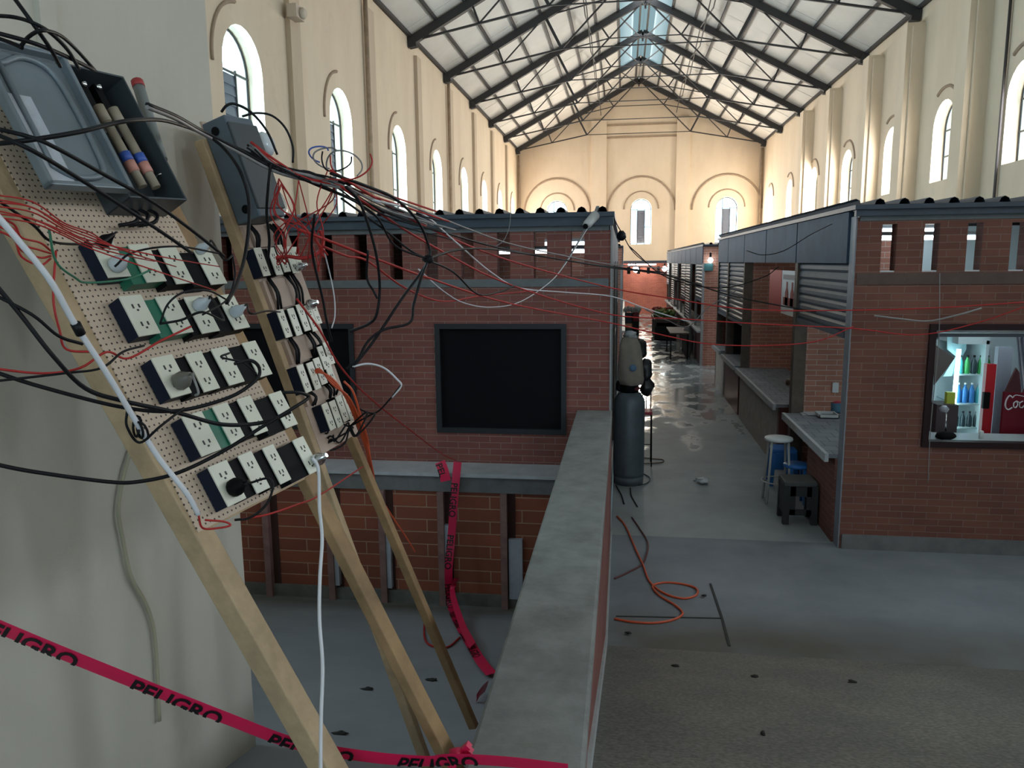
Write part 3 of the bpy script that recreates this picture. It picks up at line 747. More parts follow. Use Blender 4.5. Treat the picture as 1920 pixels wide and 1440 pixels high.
def bulb(p, label, r=.09):
    t = thing('lamp', p, label, 'lamp')
    MB().lathe([(.01, -r), (r*.7, -r*.6), (r, 0), (r*.7, r*.6), (.02, r)], p, 12).build('bulb', BULB, t)
    MB().tube([V3(p)+(0, 0, r), V3(p)+(0, 0, r+.12)], .03, 8).build('socket', BLK, t)
    return t
bulb(at(1192, 505, 38), 'glowing lamp under the end stall roof above the aisle', .16)
bulb(at(1246, 504, 36), 'glowing lamp at the far corner of the further stall', .12)
bulb(at(1332, 488, 20.15), 'small white lamp on the front of the further stall', .07)
tubelamp('fluorescent_lamp', (.2, 39.7, 2.53), (1.6, 39.7, 2.53), 'fluorescent tube lighting the red end stall', None, mat('bright_tube', (.9, .9, .9), .4, emit=(1, .93, .85), estr=80))
MB_t = MB().box(*(at(1320, 512, 20.3)[0], at(1336, 512, 20.3)[0], 20.24, 20.3, at(1320, 508, 20.3)[2], at(1320, 494, 20.3)[2]))
tag(MB_t.build('meter_box', mat('meter_teal', (.03, .10, .11), .5)), 'small dark teal box below the lamp on the further stall', 'meter box')

# ------------------------------------------------------------------ socket boards
class Fr:
    def __init__(s, O, U, V, N): s.O, s.U, s.V, s.N = map(V3, (O, U, V, N))
    def __call__(s, u, v, n=0): return s.O+s.U*u+s.V*v+s.N*n
    def box(s, mb, u0, u1, v0, v1, n0, n1): return mb.obox(s(u0, v0, n0), s.U*(u1-u0), s.V*(v1-v0), s.N*(n1-n0))
    def mat4(s, p):
        m = Matrix.Identity(4)
        for i in range(3): m[i][0] = s.U[i]; m[i][1] = s.V[i]; m[i][2] = s.N[i]; m[i][3] = p[i]
        return m
    def px(s, x, y, n=0):
        d = ray(x, y); O = s.O+s.N*n; t = np.dot(O-EYE, s.N)/np.dot(d, s.N); return EYE+d*t
B1 = Fr((-1.34931, 1.81122, 2.7751), (.19203, .98074, .03565), (.45958, -.05777, -.88626), (.86713, -.18657, .46182))
B2 = Fr((-1.4217, 2.8531, 2.7674), (.1303, .9894, .0636), (.2946, .0226, -.9553), (.9467, -.1432, .2885))
def outlet_proto(pw, ph, bodym, dep, parent):
    """one outlet in its own frame: box body with an ivory cover plate and two receptacles; origin at the plate's upper corner"""
    mb = MB(); mb.box(.0, pw, .002, ph-.002, -dep, -.004); o = mb.build('outlet', bodym, None, 0, (0, 0, 0))
    def sub(nm, mbb, m, bev=0):
        x = mbb.build(nm, m, None, bev, (0, 0, 0)); x.parent = o; return x
    sub('cover_plate', MB().box(-.001, pw+.001, 0, ph, -.005, .0), PLATE, .0015)
    for k in (0, 1):
        c = ph*(.28+.44*k); q = MB(); w = pw*.5
        q.box(pw*.5-w*.36, pw*.5-w*.22, c-.006, c+.006, 0, .0012); q.box(pw*.5+w*.22, pw*.5+w*.36, c-.005, c+.005, 0, .0012)
        q.box(pw*.5-.003, pw*.5+.003, c+.009, c+.014, 0, .0012)
        sub('receptacle', q, SLOT)
    return o
def place_outlet(proto, fr, root, u, v, n=0):
    """copies the outlet and its sub-parts onto the board"""
    o = proto.copy(); COL.objects.link(o); o.parent = root
    m = fr.mat4(fr(u, v, n)-np.array(root.location)); o.matrix_basis = m
    for ch in list(proto.children):
        c = ch.copy(); COL.objects.link(c); c.parent = o
    return o
def dispose(o):
    for c in list(o.children): bpy.data.objects.remove(c, do_unlink=True)
    bpy.data.objects.remove(o, do_unlink=True)

b1 = thing('socket_board', B1(0, 1.95, -.08), 'perforated board with five rows of ivory outlets on two long leaning poles', 'socket board')
pg = MB((B1.U, B1.V, B1.O)); B1.box(pg, -.075, .40, -.56, .795, -.056, -.050); pg.build('pegboard', PEG, b1)
def post(fr, ua, va, ub, vb, w, n0, n1, m, root, name='pole'):
    a0, b0 = fr(ua-w/2, va, n0), fr(ub-w/2, vb, n0); mb = MB()
    U = fr.U*w; N = fr.N*(n1-n0)
    vs = [a0, a0+U, a0+U+N, a0+N, b0, b0+U, b0+U+N, b0+N]
    mb.add(vs, [(0, 1, 2, 3), (7, 6, 5, 4), (0, 4, 5, 1), (1, 5, 6, 2), (2, 6, 7, 3), (3, 7, 4, 0)])
    o = mb.build(name, m, root, .004)
    return o
post(B1, -.115, -.62, .010, 2.24, .062, -.115, -.053, WOOD, b1)
post(B1, .432, -.30, .398, 2.27, .058, -.092, -.056, WOODD, b1)
for va in (.75, -.30):
    bt = MB(); B1.box(bt, -.08, .4, va, va+.05, -.09, -.057); bt.build('batten', WOOD, b1)
us = [.003, .117, .217, .350]
vs1 = [(.0, .022, .034, .046), (.168, .180, .190, .196), (.345, .353, .354, .355), (.513, .511, .512, .526), (.658, .661, .667, .680)]
colr = [['n', 'g', 'k', 'k'], ['n', 'g', 'k', 'k'], ['n', 'k', 'k', 'k'], ['n', 'g', 'k', 'k'], ['n', 'k', 'k', 'k']]  # k boxes are coloured black for the shade on their sides
wd = [(.07, .068, .066, .068), (.07, .070, .070, .068), (.07, .060, .064, .060), (.07, .058, .056, .058), (.069, .054, .048, .052)]
for r in range(5):
    for c in range(4):
        pr_ = outlet_proto(wd[r][c], .115, {'n': NAVY, 'g': GREENP, 'k': BLACKP}[colr[r][c]], .046, None)
        place_outlet(pr_, B1, b1, us[c], vs1[r][c]); dispose(pr_)
# strips filling the gaps of a row; black paints the shade between outlets
for r in range(5):
    for c in range(3):
        g = colr[r][c+1] == 'g'; mb = MB()
        B1.box(mb, us[c]+wd[r][c]+.0015, us[c+1]-.001, vs1[r][c+1]+.004, vs1[r][c+1]+.114, -.049, -.008)
        mb.build('shade_filler', GREENP if g else BLACKP, b1)

b2 = thing('socket_board', B2(.1, .85, -.06), 'second socket board further back with narrow outlets in four crowded rows', 'socket board')
pg = MB((B2.U, B2.V, B2.O)); B2.box(pg, .034, .36, -.52, .86, -.062, -.052); pg.build('backing_board', BOARD2, b2)
post(B2, .017, -.45, .012, 2.31, .036, -.093, -.051, WOOD, b2)
post(B2, .22, -.2, .517, 2.46, .042, -.105, -.065, WOODD, b2)
us2 = [[0, .088, .150, .212], [.0, .075, .145, .205], [0, .072, .130, .20], [.075, .135, .195, .25]]
vs2 = [0, .2534, .4843, .6666]
P2 = {k: outlet_proto(.046, .115 if k != 's' else .1, m, .05, None) for k, m in (('n', NAVY), ('k', BLACKP))}
for r in range(4):
    for c in range(4): place_outlet(P2['n' if c == 0 else 'k'], B2, b2, us2[r][c], vs2[r]+(0, .004, -.004, .006)[c])
for o in P2.values(): dispose(o)
# further outlet pair at the outer edge of the farther board
P3 = outlet_proto(.040, .10, BLACKP, .05, None)
for u, v in ((.262, .01), (.255, .25), (.245, .43), (.19, .44)): place_outlet(P3, B2, b2, u+.0, v)
dispose(P3)
for r in range(4):
    for c in range(3):
        mb = MB(); B2.box(mb, us2[r][c]+.047, us2[r][c+1]-.001, vs2[r]+.006, vs2[r]+.112, -.051, -.010); mb.build('shade_filler', BLACKP, b2)  # black strips paint the shade between these narrow outlets too
for v0, v1 in ((-.10, -.01), (.125, .245), (.375, .475), (.605, .655)):
    for u0, u1 in ((.036, .056), (.08, .19)):
        sl = MB(); B2.box(sl, u0, u1, v0, v1, -.052, -.038); sl.build('slat', BOARD2, b2)

# breaker boxes
def tray(mb, fr, u0, u1, v0, v1, n0, n1, w=.006, floor_at=None):
    B = fr.box
    fl = n0 if floor_at is None else floor_at
    B(mb, u0, u1, v0, v1, fl, fl+.004)
    B(mb, u0, u0+w, v0, v1, n0, n1); B(mb, u1-w, u1, v0, v1, n0, n1); B(mb, u0, u1, v0, v0+w, n0, n1); B(mb, u0, u1, v1-w, v1, n0, n1)
e1 = thing('breaker_box', B1(.25, -.09, -.05), 'open grey breaker box with swung lid and two fuses on the perforated board', 'breaker box')
en = MB(); tray(en, B1, .150, .366, -.50, -.092, -.049, .05); en.build('enclosure', BOXD, e1, .003)
ld = MB()
B1.box(ld, -.105, .150, -.505, -.10, .050, .056)
for a in ((-.105, .150, -.505, -.492), (-.105, .150, -.113, -.10), (-.105, -.092, -.505, -.10), (.137, .150, -.505, -.10)): B1.box(ld, *a, .050, .078)
lid = ld.build('lid', BOXG, e1, .004)
em = MB(); p = [B1(-.07, -.475, .0565), B1(.115, -.475, .0565), B1(.115, -.13, .0565), B1(-.07, -.13, .0565)]
rim = smoothpath([B1(a, b, .060) for a, b in ((-.055, -.44), (.02, -.475), (.085, -.455), (.105, -.38), (.105, -.22), (.085, -.15), (.0, -.135), (-.055, -.16))], 4)
em.tube(rim+[rim[0]], .008, 6); em.build('embossed_rim', BOXG, lid)
lb = MB(); B1.box(lb, -.085, -.012, -.36, -.12, .0562, .0580); lb.build('label_sheet', PAPER, lid)
hl = MB(); B1.box(hl, -.10, .14, -.486, -.480, .056, .0595); hl.build('crease', METAL, lid)
hg = MB().tube([B1(.150, -.49, .052), B1(.150, -.11, .052)], .008, 8); hg.build('hinge', BOXG, e1)
for k, u in enumerate((.228, .278)):
    fb = MB(); fb.tube([B1(u, -.39, .03), B1(u+.002, -.34, .03)], .016, 10).tube([B1(u+.002, -.345, .03), B1(u+.012, -.14, .03)], .0135, 10)
    fu = fb.build('fuse', mat('fuse_body', (.30, .25, .185), .5), e1)
    MB().tube([B1(u+.0075, -.245, .03), B1(u+.0085, -.218, .03)], .0165, 10).build('blue_band', BLU, fu)
    MB().tube([B1(u+.0085, -.218, .03), B1(u+.010, -.185, .03)], .016, 10).build('pink_band', mat('fuse_pink', (.55, .25, .20), .5), fu)
    bl = MB(); B1.box(bl, u-.012, u+.012, -.475, -.39, -.03, .02); bl.build('switch_blade', BLACKP, e1)
tb = MB(); B1.box(tb, .31, .345, -.33, -.24, -.045, -.01); B1.box(tb, .20, .22, -.33, -.30, -.045, .0); tb.build('terminal_block', BLACKP, e1)
sc_ = MB()
for u, v in ((.228, -.465), (.278, -.465), (.245, -.335), (.33, -.31), (.335, -.285)): sc_.lathe([(.010, 0), (.010, .006), (.004, .010)], B1(u, v, .0205 if v < -.4 else -.005), 10, B1.N)
sc_.build('terminal_screw', METAL, e1)
MB().tube([B1(.366+.012*math.cos(t*.7), -.2, -.0+.014*math.sin(t*.7)) for t in range(10)], .003, 5).build('lug_ring', METAL, e1)
wp = MB()
for u in (.20, .235, .27): wp.tube(smoothpath([B1(u, -.10, -.02), B1(u+.005, -.07, .0), B1(u-.02, -.045, .0), B1(u-.06, -.045, -.02)]), .0055, 6)
wp.build('cable_tail', BLK, e1)
pt = thing('conduit_stub', at(284, 240, 2.30), 'short grey conduit with red end behind the open breaker box', 'pipe')
MB().tube([at(259, 160, 2.36), at(285, 242, 2.30), at(303, 300, 2.26)], .018, 10).build('pipe', mat('conduit_grey', (.20, .22, .22), .5), pt); MB().tube([at(257, 153, 2.365), at(260.5, 164, 2.357)], .0195, 10).build('end_cap', mat('cap_red', (.35, .03, .03), .5), pt)

e2 = thing('breaker_box', B2(.05, -.10, -.05), 'closed grey breaker box with round knockouts at the top of the further socket board', 'breaker box')
en = MB(); B2.box(en, .022, .20, -.505, -.105, -.05, .062); en.build('enclosure', mat('enclosure_slate', (.095, .125, .155), .45, .2, var=.12, vscale=5), e2, .006)
ld = MB(); B2.box(ld, .018, .204, -.475, -.135, .058, .072); ld.build('lid', BOXD, e2, .004)
kn = MB()
for v, n in ((-.46, .0), (-.15, .01)): kn.lathe([(.017, 0), (.017, .003)], B2(.0215, v, n), 14, -B2.U)
kn.build('knockout', BLACKP, e2)
gl = thing('meter_cover', B2(.2, -.3, -.05), 'clear plastic meter cover with bright rim beside the closed breaker box', 'meter cover')
mb = MB(); mb.lathe([(.055, 0), (.055, .03), (.05, .07), (.03, .09)], B2(.285, -.42, -.03), 18, B2.N); mb.build('dome', CLEAR, gl)
mb = MB(); mb.lathe([(.06, 0), (.06, .018), (.052, .02)], B2(.27, -.18, -.01), 18, B2.N); mb.build('rim', METAL, gl)
mb = MB(); B2.box(mb, .205, .32, -.46, -.12, -.052, -.02); mb.build('base_plate', mat('base_white', (.6, .6, .6), .5), gl)

# ------------------------------------------------------------------ cables and plugs
def cable(pts, r, m, label, cat='cable', group=None, name='power_cable', k=6, n=6):
    """pts: (px, py, distance) along the photo's cable, at its own distance into the hall"""
    return tag(MB().tube(smoothpath([at(*p) for p in pts], k), r, n).build(name, m), label, cat, group)
D = 1.55
cable([(22, -10, 1.5), (60, 42, 1.5), (95, 92, 1.55), (113, 125, 1.6)], .0042, BLK, 'black cable dropping straight from above onto the open lid')
cable([(-20, 29, 1.45), (25, 32, 1.5), (62, 43, 1.5), (95, 62, 1.55), (128, 95, 1.62), (148, 130, 1.7)], .0042, BLK, 'black cable arching over the open breaker box from the edge')
cable([(-20, 58, 1.45), (60, 80, 1.5), (120, 104, 1.62), (178, 132, 1.8)], .0046, BLK, 'thick black cable sloping across above the open breaker lid')
cable([(38, 88, 1.5), (55, 68, 1.5), (80, 57, 1.5), (112, 66, 1.6), (142, 92, 1.7), (178, 132, 1.8)], .004, BLK, 'black cable looping up then down behind the breaker enclosure')
cable([(-20, 66, 1.5), (20, 80, 1.5), (42, 90, 1.5)], .0046, BLK, 'short black cable end entering the top of the open lid')
cable([(-20, 271, 1.3), (60, 262, 1.32), (150, 247, 1.4), (210, 232, 1.5), (258, 225, 1.6), (312, 227, 1.9), (370, 246, 2.4), (440, 275, 2.6), (505, 305, 2.62), (560, 332, 2.65)], .0048, BLK, 'thick black cable crossing in front of the fuses to the closed breaker box')
for i, off in enumerate((0, 5)):
    cable([(276, 196+off, 1.9), (330, 218+off, 2.1), (380, 246+off, 2.4), (450, 282+off, 2.55), (520, 318+off, 2.65), (600, 338+off, 2.8), (660, 345+off*1.5, 2.9)], .006, (BLK, GRY)[i], ('black', 'grey')[i]+' cable of the bundle running from the pier across the closed breaker box')
cable([(-20, 238, 1.3), (60, 258, 1.32), (110, 280, 1.36), (200, 330, 1.5), (285, 378, 1.62), (360, 432, 1.8), (420, 480, 2.0)], .0045, BLK, 'black cable slanting down from the lid to the top outlet row')
cable([(-20, 246, 1.28), (60, 282, 1.3), (150, 336, 1.42), (245, 397, 1.55), (310, 440, 1.66), (360, 475, 1.75)], .0045, BLK, 'black cable slanting over the breaker lid just below its neighbour')
cable([(383, 248, 2.45), (420, 278, 2.45), (450, 320, 2.4), (466, 372, 2.4), (466, 430, 2.35), (458, 485, 2.3), (443, 535, 2.1), (425, 568, 1.95)], .0058, BLK, 'thick black cable bowing down from the closed box to the second outlet row')
cable([(508, 305, 2.62), (503, 350, 2.62), (500, 400, 2.65), (505, 450, 2.7), (502, 490, 2.72)], .0052, BLK, 'black cable falling from the bundle beside the closed breaker box')
cable([(-20, 520, 1.3), (40, 592, 1.33), (100, 668, 1.36), (160, 728, 1.42), (232, 752, 1.48), (333, 774, 1.58), (418, 796, 1.68), (494, 792, 1.8), (545, 772, 1.85)], .005, BLK, 'thick black cable sweeping down past the white lead to the fourth outlet row')
cable([(-20, 694, 1.35), (80, 726, 1.4), (232, 764, 1.5), (333, 770, 1.58), (430, 745, 1.68), (480, 712, 1.75), (486, 690, 1.78), (470, 676, 1.78), (440, 682, 1.74)], .0045, BLK, 'black cable running along under the third row and hooking back into it')
cable([(-20, 868, 1.35), (60, 884, 1.4), (200, 903, 1.5), (260, 903, 1.55), (335, 886, 1.6), (420, 845, 1.68), (492, 800, 1.75), (550, 765, 1.82), (578, 745, 1.9), (560, 736, 1.85), (530, 736, 1.82)], .0046, BLK, 'lowest black cable sagging in front of the pier up to the bottom rows')
cable([(-20, 548, 1.3), (60, 590, 1.34), (110, 630, 1.38), (155, 645, 1.42)], .0036, BLK, 'thin black cable meeting the white lead at the frame edge')
wl = cable([(-20, 388, 1.25), (30, 446, 1.28), (92, 523, 1.32), (130, 590, 1.36), (148, 620, 1.38), (190, 684, 1.42), (226, 742, 1.46), (262, 802, 1.5), (300, 862, 1.53), (350, 925, 1.56), (372, 965, 1.58)], .0062, WHT, 'white lead running down the left frame pole with black tape')
MB().tube([at(141, 606, 1.372), at(152, 627, 1.384)], .0095, 8).build('tape_wrap', BLK, wl)
cable([(585, 858, 1.92), (597, 880, 1.92), (599, 950, 1.88), (604, 1010, 1.84), (600, 1080, 1.80), (599, 1160, 1.75), (605, 1250, 1.69), (602, 1345, 1.62), (601, 1470, 1.54)], .0048, WHT, 'white cable hanging straight down from the bottom corner of the outlet board')
tag(MB().tube(smoothpath([atx(x, y, -1.705) for x, y in ((250, 830), (232, 890), (222, 955), (230, 1010), (245, 1080), (272, 1130), (288, 1180), (295, 1260), (299, 1352))], 6), .0075, 6).build('cable_shadow', mat('streak_olive', (.34, .31, .22), .7)), 'olive tube standing for a cable and its shadow down the pier face', 'streak')  # olive tube stands in for a cable and its shadow on the pier
# loops of dark wire at the frame edge
mb = MB()
for i in range(3):
    c = at(255+i*6, 800+i*4, 1.5); mb.tube([V3(c)+np.array([.012*math.cos(t*.55+i), .01*math.sin(t*.4), .022*math.sin(t*.55+i)]) for t in range(12)], .0028, 5)
mb.tube(smoothpath([at(238, 770, 1.48), at(238, 800, 1.48), at(262, 830, 1.5), at(300, 800, 1.5), at(345, 765, 1.58)]), .003, 5)
tag(mb.build('wire_tie', BLK), 'loops of dark tie wire twisted at the pole below the third row', 'wire')
# plug and leads on the board
def plug(fr, u, v, m, label, lead=None, lm=None, r=.016):
    p = fr(u, v, 0); t = thing('plug', p, label, 'plug')
    MB().lathe([(r*.8, 0), (r, .006), (r, .022), (r*.55, .038), (r*.35, .05)], p, 12, fr.N).build('body', m, t)
    if lead:
        pts = [fr(u, v, .048), fr(u, v, .06)]+[V3(at(*q)) if len(q) == 3 else V3(q) for q in lead]
        MB().tube(smoothpath(pts), .003, 6).build('lead', lm or BLK, t)
    return t
plug(B1, .030, .020, BLACKP, 'black plug in the first outlet of the top row', [(190, 455, 1.7), (150, 458, 1.6), (95, 452, 1.45), (60, 420, 1.4), (-20, 365, 1.3)])
plug(B1, .035, .085, CLEAR, 'clear plastic plug below the black plug in the top row', None, None, .022)
plug(B1, .245, .225, CLEAR, 'clear plug in the third outlet of the second row', [(420, 600, 1.85), (380, 585, 1.7), (340, 600, 1.7), (300, 607, 1.65)], BLK, .02)
plug(B1, .375, .260, CLEAR, 'clear plug in the last outlet of the second row', [(470, 588, 1.95), (500, 583, 2.2), (525, 585, 2.5)], BLK, .018)
plug(B1, .045, .425, mat('plug_grey', (.16, .15, .13), .4), 'grey plug in the first outlet of the third row', [(362, 705, 1.62), (372, 735, 1.6), (366, 742, 1.6)], GRY, .024)
plug(B1, .040, .735, BLACKP, 'black plug in the first outlet of the bottom row', [(470, 905, 1.75), (500, 897, 1.75), (512, 910, 1.75), (500, 945, 1.72), (470, 970, 1.7), (440, 975, 1.68)], BLK, .024)
plug(B1, .395, .765, METAL, 'shiny metal plug at the bottom corner of the outlet board', None, None, .02)
plug(B1, .365, .05, CLEAR, 'grey clear plug at the end of the top row', [(420, 487, 1.95), (437, 478, 1.98)], BLK, .016)
plug(B2, .232, .262, METAL, 'shiny plug in the second row of the further board', None, None, .022)
plug(B2, .250, .10, METAL, 'shiny plug at the outer end of the further board top row', None, None, .018)
ctrls = [
 ([(410, 475, 1.95), (330, 462, 1.75), (250, 473, 1.65), (215, 500, 1.62)], BLK, 'thin dark lead arching between the outlets of the top row'),
 ([(436, 478, 1.98), (440, 520, 2.0), (425, 562, 1.95), (380, 590, 1.8)], BLK, 'dark lead bending round the end of the second row'),
 ([(300, 607, 1.65), (315, 570, 1.66), (345, 548, 1.7), (390, 545, 1.78), (425, 562, 1.88)], BLK, 'dark lead arching over the second row outlets'),
 ([(430, 662, 1.76), (415, 670, 1.72), (455, 680, 1.76), (480, 700, 1.8)], BLK, 'short dark lead between the last outlets of the third row'),
 ([(270, 648, 1.6), (230, 660, 1.52), (190, 690, 1.45), (120, 700, 1.4), (-20, 716, 1.3)], BLK, 'dark lead leaving the third row toward the frame edge'),
 ([(358, 612, 1.7), (300, 640, 1.62), (240, 672, 1.55), (200, 660, 1.5), (150, 690, 1.45), (80, 700, 1.4), (-20, 690, 1.3)], RED, 'red and dark lead dropping from the green outlet to the frame edge'),
 ([(105, 470, 1.45), (100, 560, 1.42), (112, 620, 1.42), (125, 655, 1.43), (180, 660, 1.48)], RED, 'red wire hanging down outside the frame pole'),
 ([(92, 430, 1.42), (105, 490, 1.44), (140, 520, 1.5), (165, 530, 1.55), (240, 523, 1.64), (285, 505, 1.7)], GRN, 'green wire sagging below the top outlet row'),
 ([(372, 965, 1.58), (380, 990, 1.6), (410, 990, 1.64), (432, 985, 1.66), (420, 978, 1.65), (385, 975, 1.6)], RED, 'red wire tied round the pole under the bottom row'),
 ([(440, 975, 1.68), (500, 965, 1.75), (560, 945, 1.9), (600, 928, 2.1), (680, 875, 2.6)], RED, 'thin pink wire stretching from the bottom row toward the ledge'),
]
for p, m, l in ctrls: cable(p, .0026, m, l, 'wire', None, 'wire')
# bundle of red wires at the top of the perforated board
for i in range(7):
    y = 372+i*7; e = [(196, 455), (260, 480), (330, 500), (412, 500), (240, 470), (290, 490), (405, 545), (360, 510), (430, 515)][i]
    cable([(-20, y-8, 1.28), (60, y+6+4*math.sin(i*2.), 1.36), (120, 418+i*4, 1.45), (170, 436+i*5, 1.55), ((170+e[0])/2+10, (450+i*4+e[1])/2, 1.65), (e[0], e[1], 1.72+.002*(e[0]-200))], .0016, RED, 'thin red wire of the bundle fanning over the top outlet row', 'wire', 'red wires over the perforated board', 'red_wire')
for i in range(4):
    y = 400+i*9
    cable([(-20, y, 1.3), (25, y+20, 1.34), (40, 445+i*12, 1.36), (75, 455+i*14, 1.4), (95, 470+i*5, 1.44)], .0022, RED, 'red wire curling at the frame edge below the open lid', 'wire', 'red wires curling at the frame edge', 'red_wire')
# tangle of red wires above the further board
rn = random.Random(11)
anchors = [(523, 335), (535, 360), (530, 395), (548, 430), (560, 445), (575, 470), (590, 455), (600, 440), (625, 480), (640, 455), (560, 380), (572, 402), (545, 482), (530, 482), (520, 482), (580, 490), (595, 495), (570, 430)]
for i in range(16):
    a = rn.choice([(523, 335), (527, 345), (615, 318), (620, 330), (630, 345), (560, 338)]); e = rn.choice([(520, 483), (535, 486), (560, 470), (585, 500), (600, 470), (578, 480)])
    d = rn.uniform(2.6, 2.95); b = rn.uniform(-26, 26); k1 = rn.uniform(.3, .45); k2 = rn.uniform(.6, .8)
    pts = [(a[0], a[1], d), (a[0]+(e[0]-a[0])*k1*.5+b, a[1]+(e[1]-a[1])*k1, d+rn.uniform(-.05, .05)), (a[0]+(e[0]-a[0])*k2-b*.7, a[1]+(e[1]-a[1])*k2, d+rn.uniform(-.05, .05)),
           (e[0]+rn.uniform(-6, 18), e[1]+rn.uniform(4, 14), 2.86), (e[0], e[1]-6, 2.86)]
    cable(pts, .0024, RED, 'red wire in the dense tangle above the further socket board', 'wire', 'red wire tangle', 'red_wire')
cable([(517, 484, 2.84), (540, 481, 2.86), (565, 484, 2.88), (585, 480, 2.9), (600, 470, 2.95), (606, 450, 3.0), (600, 432, 3.0)], .008, RED, 'thick red wire bunch lying across the further board top row', 'wire', None, 'red_wire')
for i in range(3):
    cable([(575+i*4, 708, 2.98), (598, 698-i*3, 2.98), (625, 712+i*5, 3.0), (648+i*3, 745, 3.05), (668+i*4, 792, 3.15), (688+i*2, 850, 3.3), (692+i*5, 900, 3.45)], .0048, ORG, 'orange cord looping out of the further board third row', 'wire', 'orange cords beside the prop pole', 'orange_cord')
cable([(645, 715, 3.0), (662, 735, 3.03), (676, 780, 3.1), (690, 830, 3.25), (700, 905, 3.5), (730, 960, 3.75), (760, 1005, 4.0), (778, 1035, 4.2)], .0048, ORG, 'orange cord running down along the prop pole', 'wire', None, 'orange_cord')
cable([(556, 560, 2.9), (600, 620, 3.0), (640, 690, 3.3), (700, 752, 4.2), (780, 815, 5.6), (830, 852, 6.6), (857, 864, 6.9)], .0045, RED, 'red wire stretching from the further board down to the white ledge', 'wire', None, 'red_wire')
cable([(605, 462, 2.95), (650, 480, 3.2), (690, 490, 3.4), (760, 540, 4.0), (830, 565, 4.6), (900, 555, 5.2), (1000, 545, 6.0)], .005, RED, 'red wire sagging from the tangle below the dark cable knot', 'wire', None, 'red_wire')
for i, (m, w, pts) in enumerate([
 (BLK, .006, [(660, 690, 3.0), (700, 640, 3.1), (750, 565, 3.2), (803, 488, 3.4), (800, 450, 3.4), (780, 410, 3.3), (740, 372, 3.1), (690, 350, 2.9), (620, 325, 2.7)]),
 (BLK, .006, [(655, 622, 2.95), (690, 608, 3.0), (706, 590, 3.0), (712, 540, 3.0), (706, 480, 2.95), (690, 420, 2.9), (672, 375, 2.85), (648, 350, 2.8)]),
 (BLK, .006, [(650, 692, 2.98), (672, 672, 3.0), (690, 640, 3.05), (720, 618, 3.1), (768, 605, 3.2), (776, 570, 3.25), (790, 520, 3.3), (803, 488, 3.4)]),
 (BLK, .005, [(803, 488, 3.4), (850, 510, 3.8), (895, 551, 4.2), (935, 548, 4.6), (965, 535, 4.9)]),
 (BLK, .006, [(803, 485, 3.4), (850, 470, 3.9), (900, 466, 4.4), (960, 472, 5.1), (1060, 488, 6.2), (1147, 500, 7.0), (1250, 512, 7.1)]),
 (BLK, .005, [(590, 402, 2.7), (585, 470, 2.8), (605, 560, 2.88), (612, 600, 2.9), (622, 640, 2.95)]),
 (BLK, .005, [(690, 470, 3.0), (688, 520, 3.05), (700, 545, 3.05), (708, 560, 3.05)]),
 (BLK, .0045, [(600, 345, 2.75), (700, 400, 3.0), (740, 460, 3.2), (803, 486, 3.4)]),
 (BLK, .0045, [(640, 372, 2.8), (720, 430, 3.1), (770, 470, 3.3), (803, 486, 3.4)]),
]):
    cable(pts, w, m, ['long black cable rising from the further board through the knot to the bundle', 'black cable bowing down in front of the shuttered brick stall', 'black cable climbing in a bend from the further board to the knot',
      'black lead drooping from the knot over the brick front', 'black cable running from the knot across the slots to the aisle', 'black cable dropping past the red tangle to the outlets',
      'short black cable hanging under the second slot', 'upper black branch leading from the bundle into the knot', 'lower black branch leading from the bundle into the knot'][i])
mb = MB(); mb.blob(at(803, 486, 3.4), .025, .02, .02, 3, .2)
tag(mb.build('tape_knot', BLK), 'black taped knot where several cables join before the brick slots', 'cable knot')
for i in range(10):
    o = rn.uniform(-16, 16); q = rn.uniform(-12, 12); m = [GRY, BLK, GRY, RED, BLK, GRY, BLK, RED, BLK, GRY][i]
    cable([(470+rn.uniform(-8, 8), 275+o*.6, 2.6), (520, 312+o*.6, 2.65), (580, 333+q, 2.72), (640, 350+o*.9+q*.5, 2.85), (720, 385+o*1.2-q, 3.2), (800+i*6, 424+o*1.8, 3.6)], rn.choice((.003, .0038, .0045)), m, 'cable of the mixed bundle stretched from the closed breaker box past the windows', 'cable', 'mixed cable bundle')
for i in range(5):
    a = rn.uniform(0, 6); c = at(600+i*14, 300+rn.uniform(-15, 25), 2.75); r_ = .035+.011*i
    pts = [V3(c)+np.array([r_*math.cos(a+t*.5), .02*math.sin(t), r_*.8*math.sin(a+t*.5)]) for t in range(9)]
    tag(MB().tube(smoothpath(pts, 4), .003, 5).build('wire_loop', [BLU, GRY, BLK, GRY, RED][i]), '%s wire loop springing above the mixed cable bundle' % ['blue', 'wide grey', 'black', 'widest grey', 'red'][i], 'wire')
cable([(415, 210, 2.5), (425, 198, 2.5), (440, 195, 2.52), (470, 210, 2.55), (500, 245, 2.6), (520, 290, 2.62)], .0045, BLK, 'black cable hooping over the top of the closed breaker box')
cable([(455, 218, 2.55), (480, 212, 2.6), (510, 217, 2.62), (535, 240, 2.65), (549, 275, 2.66), (549, 305, 2.66)], .0042, BLK, 'black cable hooping beside the first louvred window')
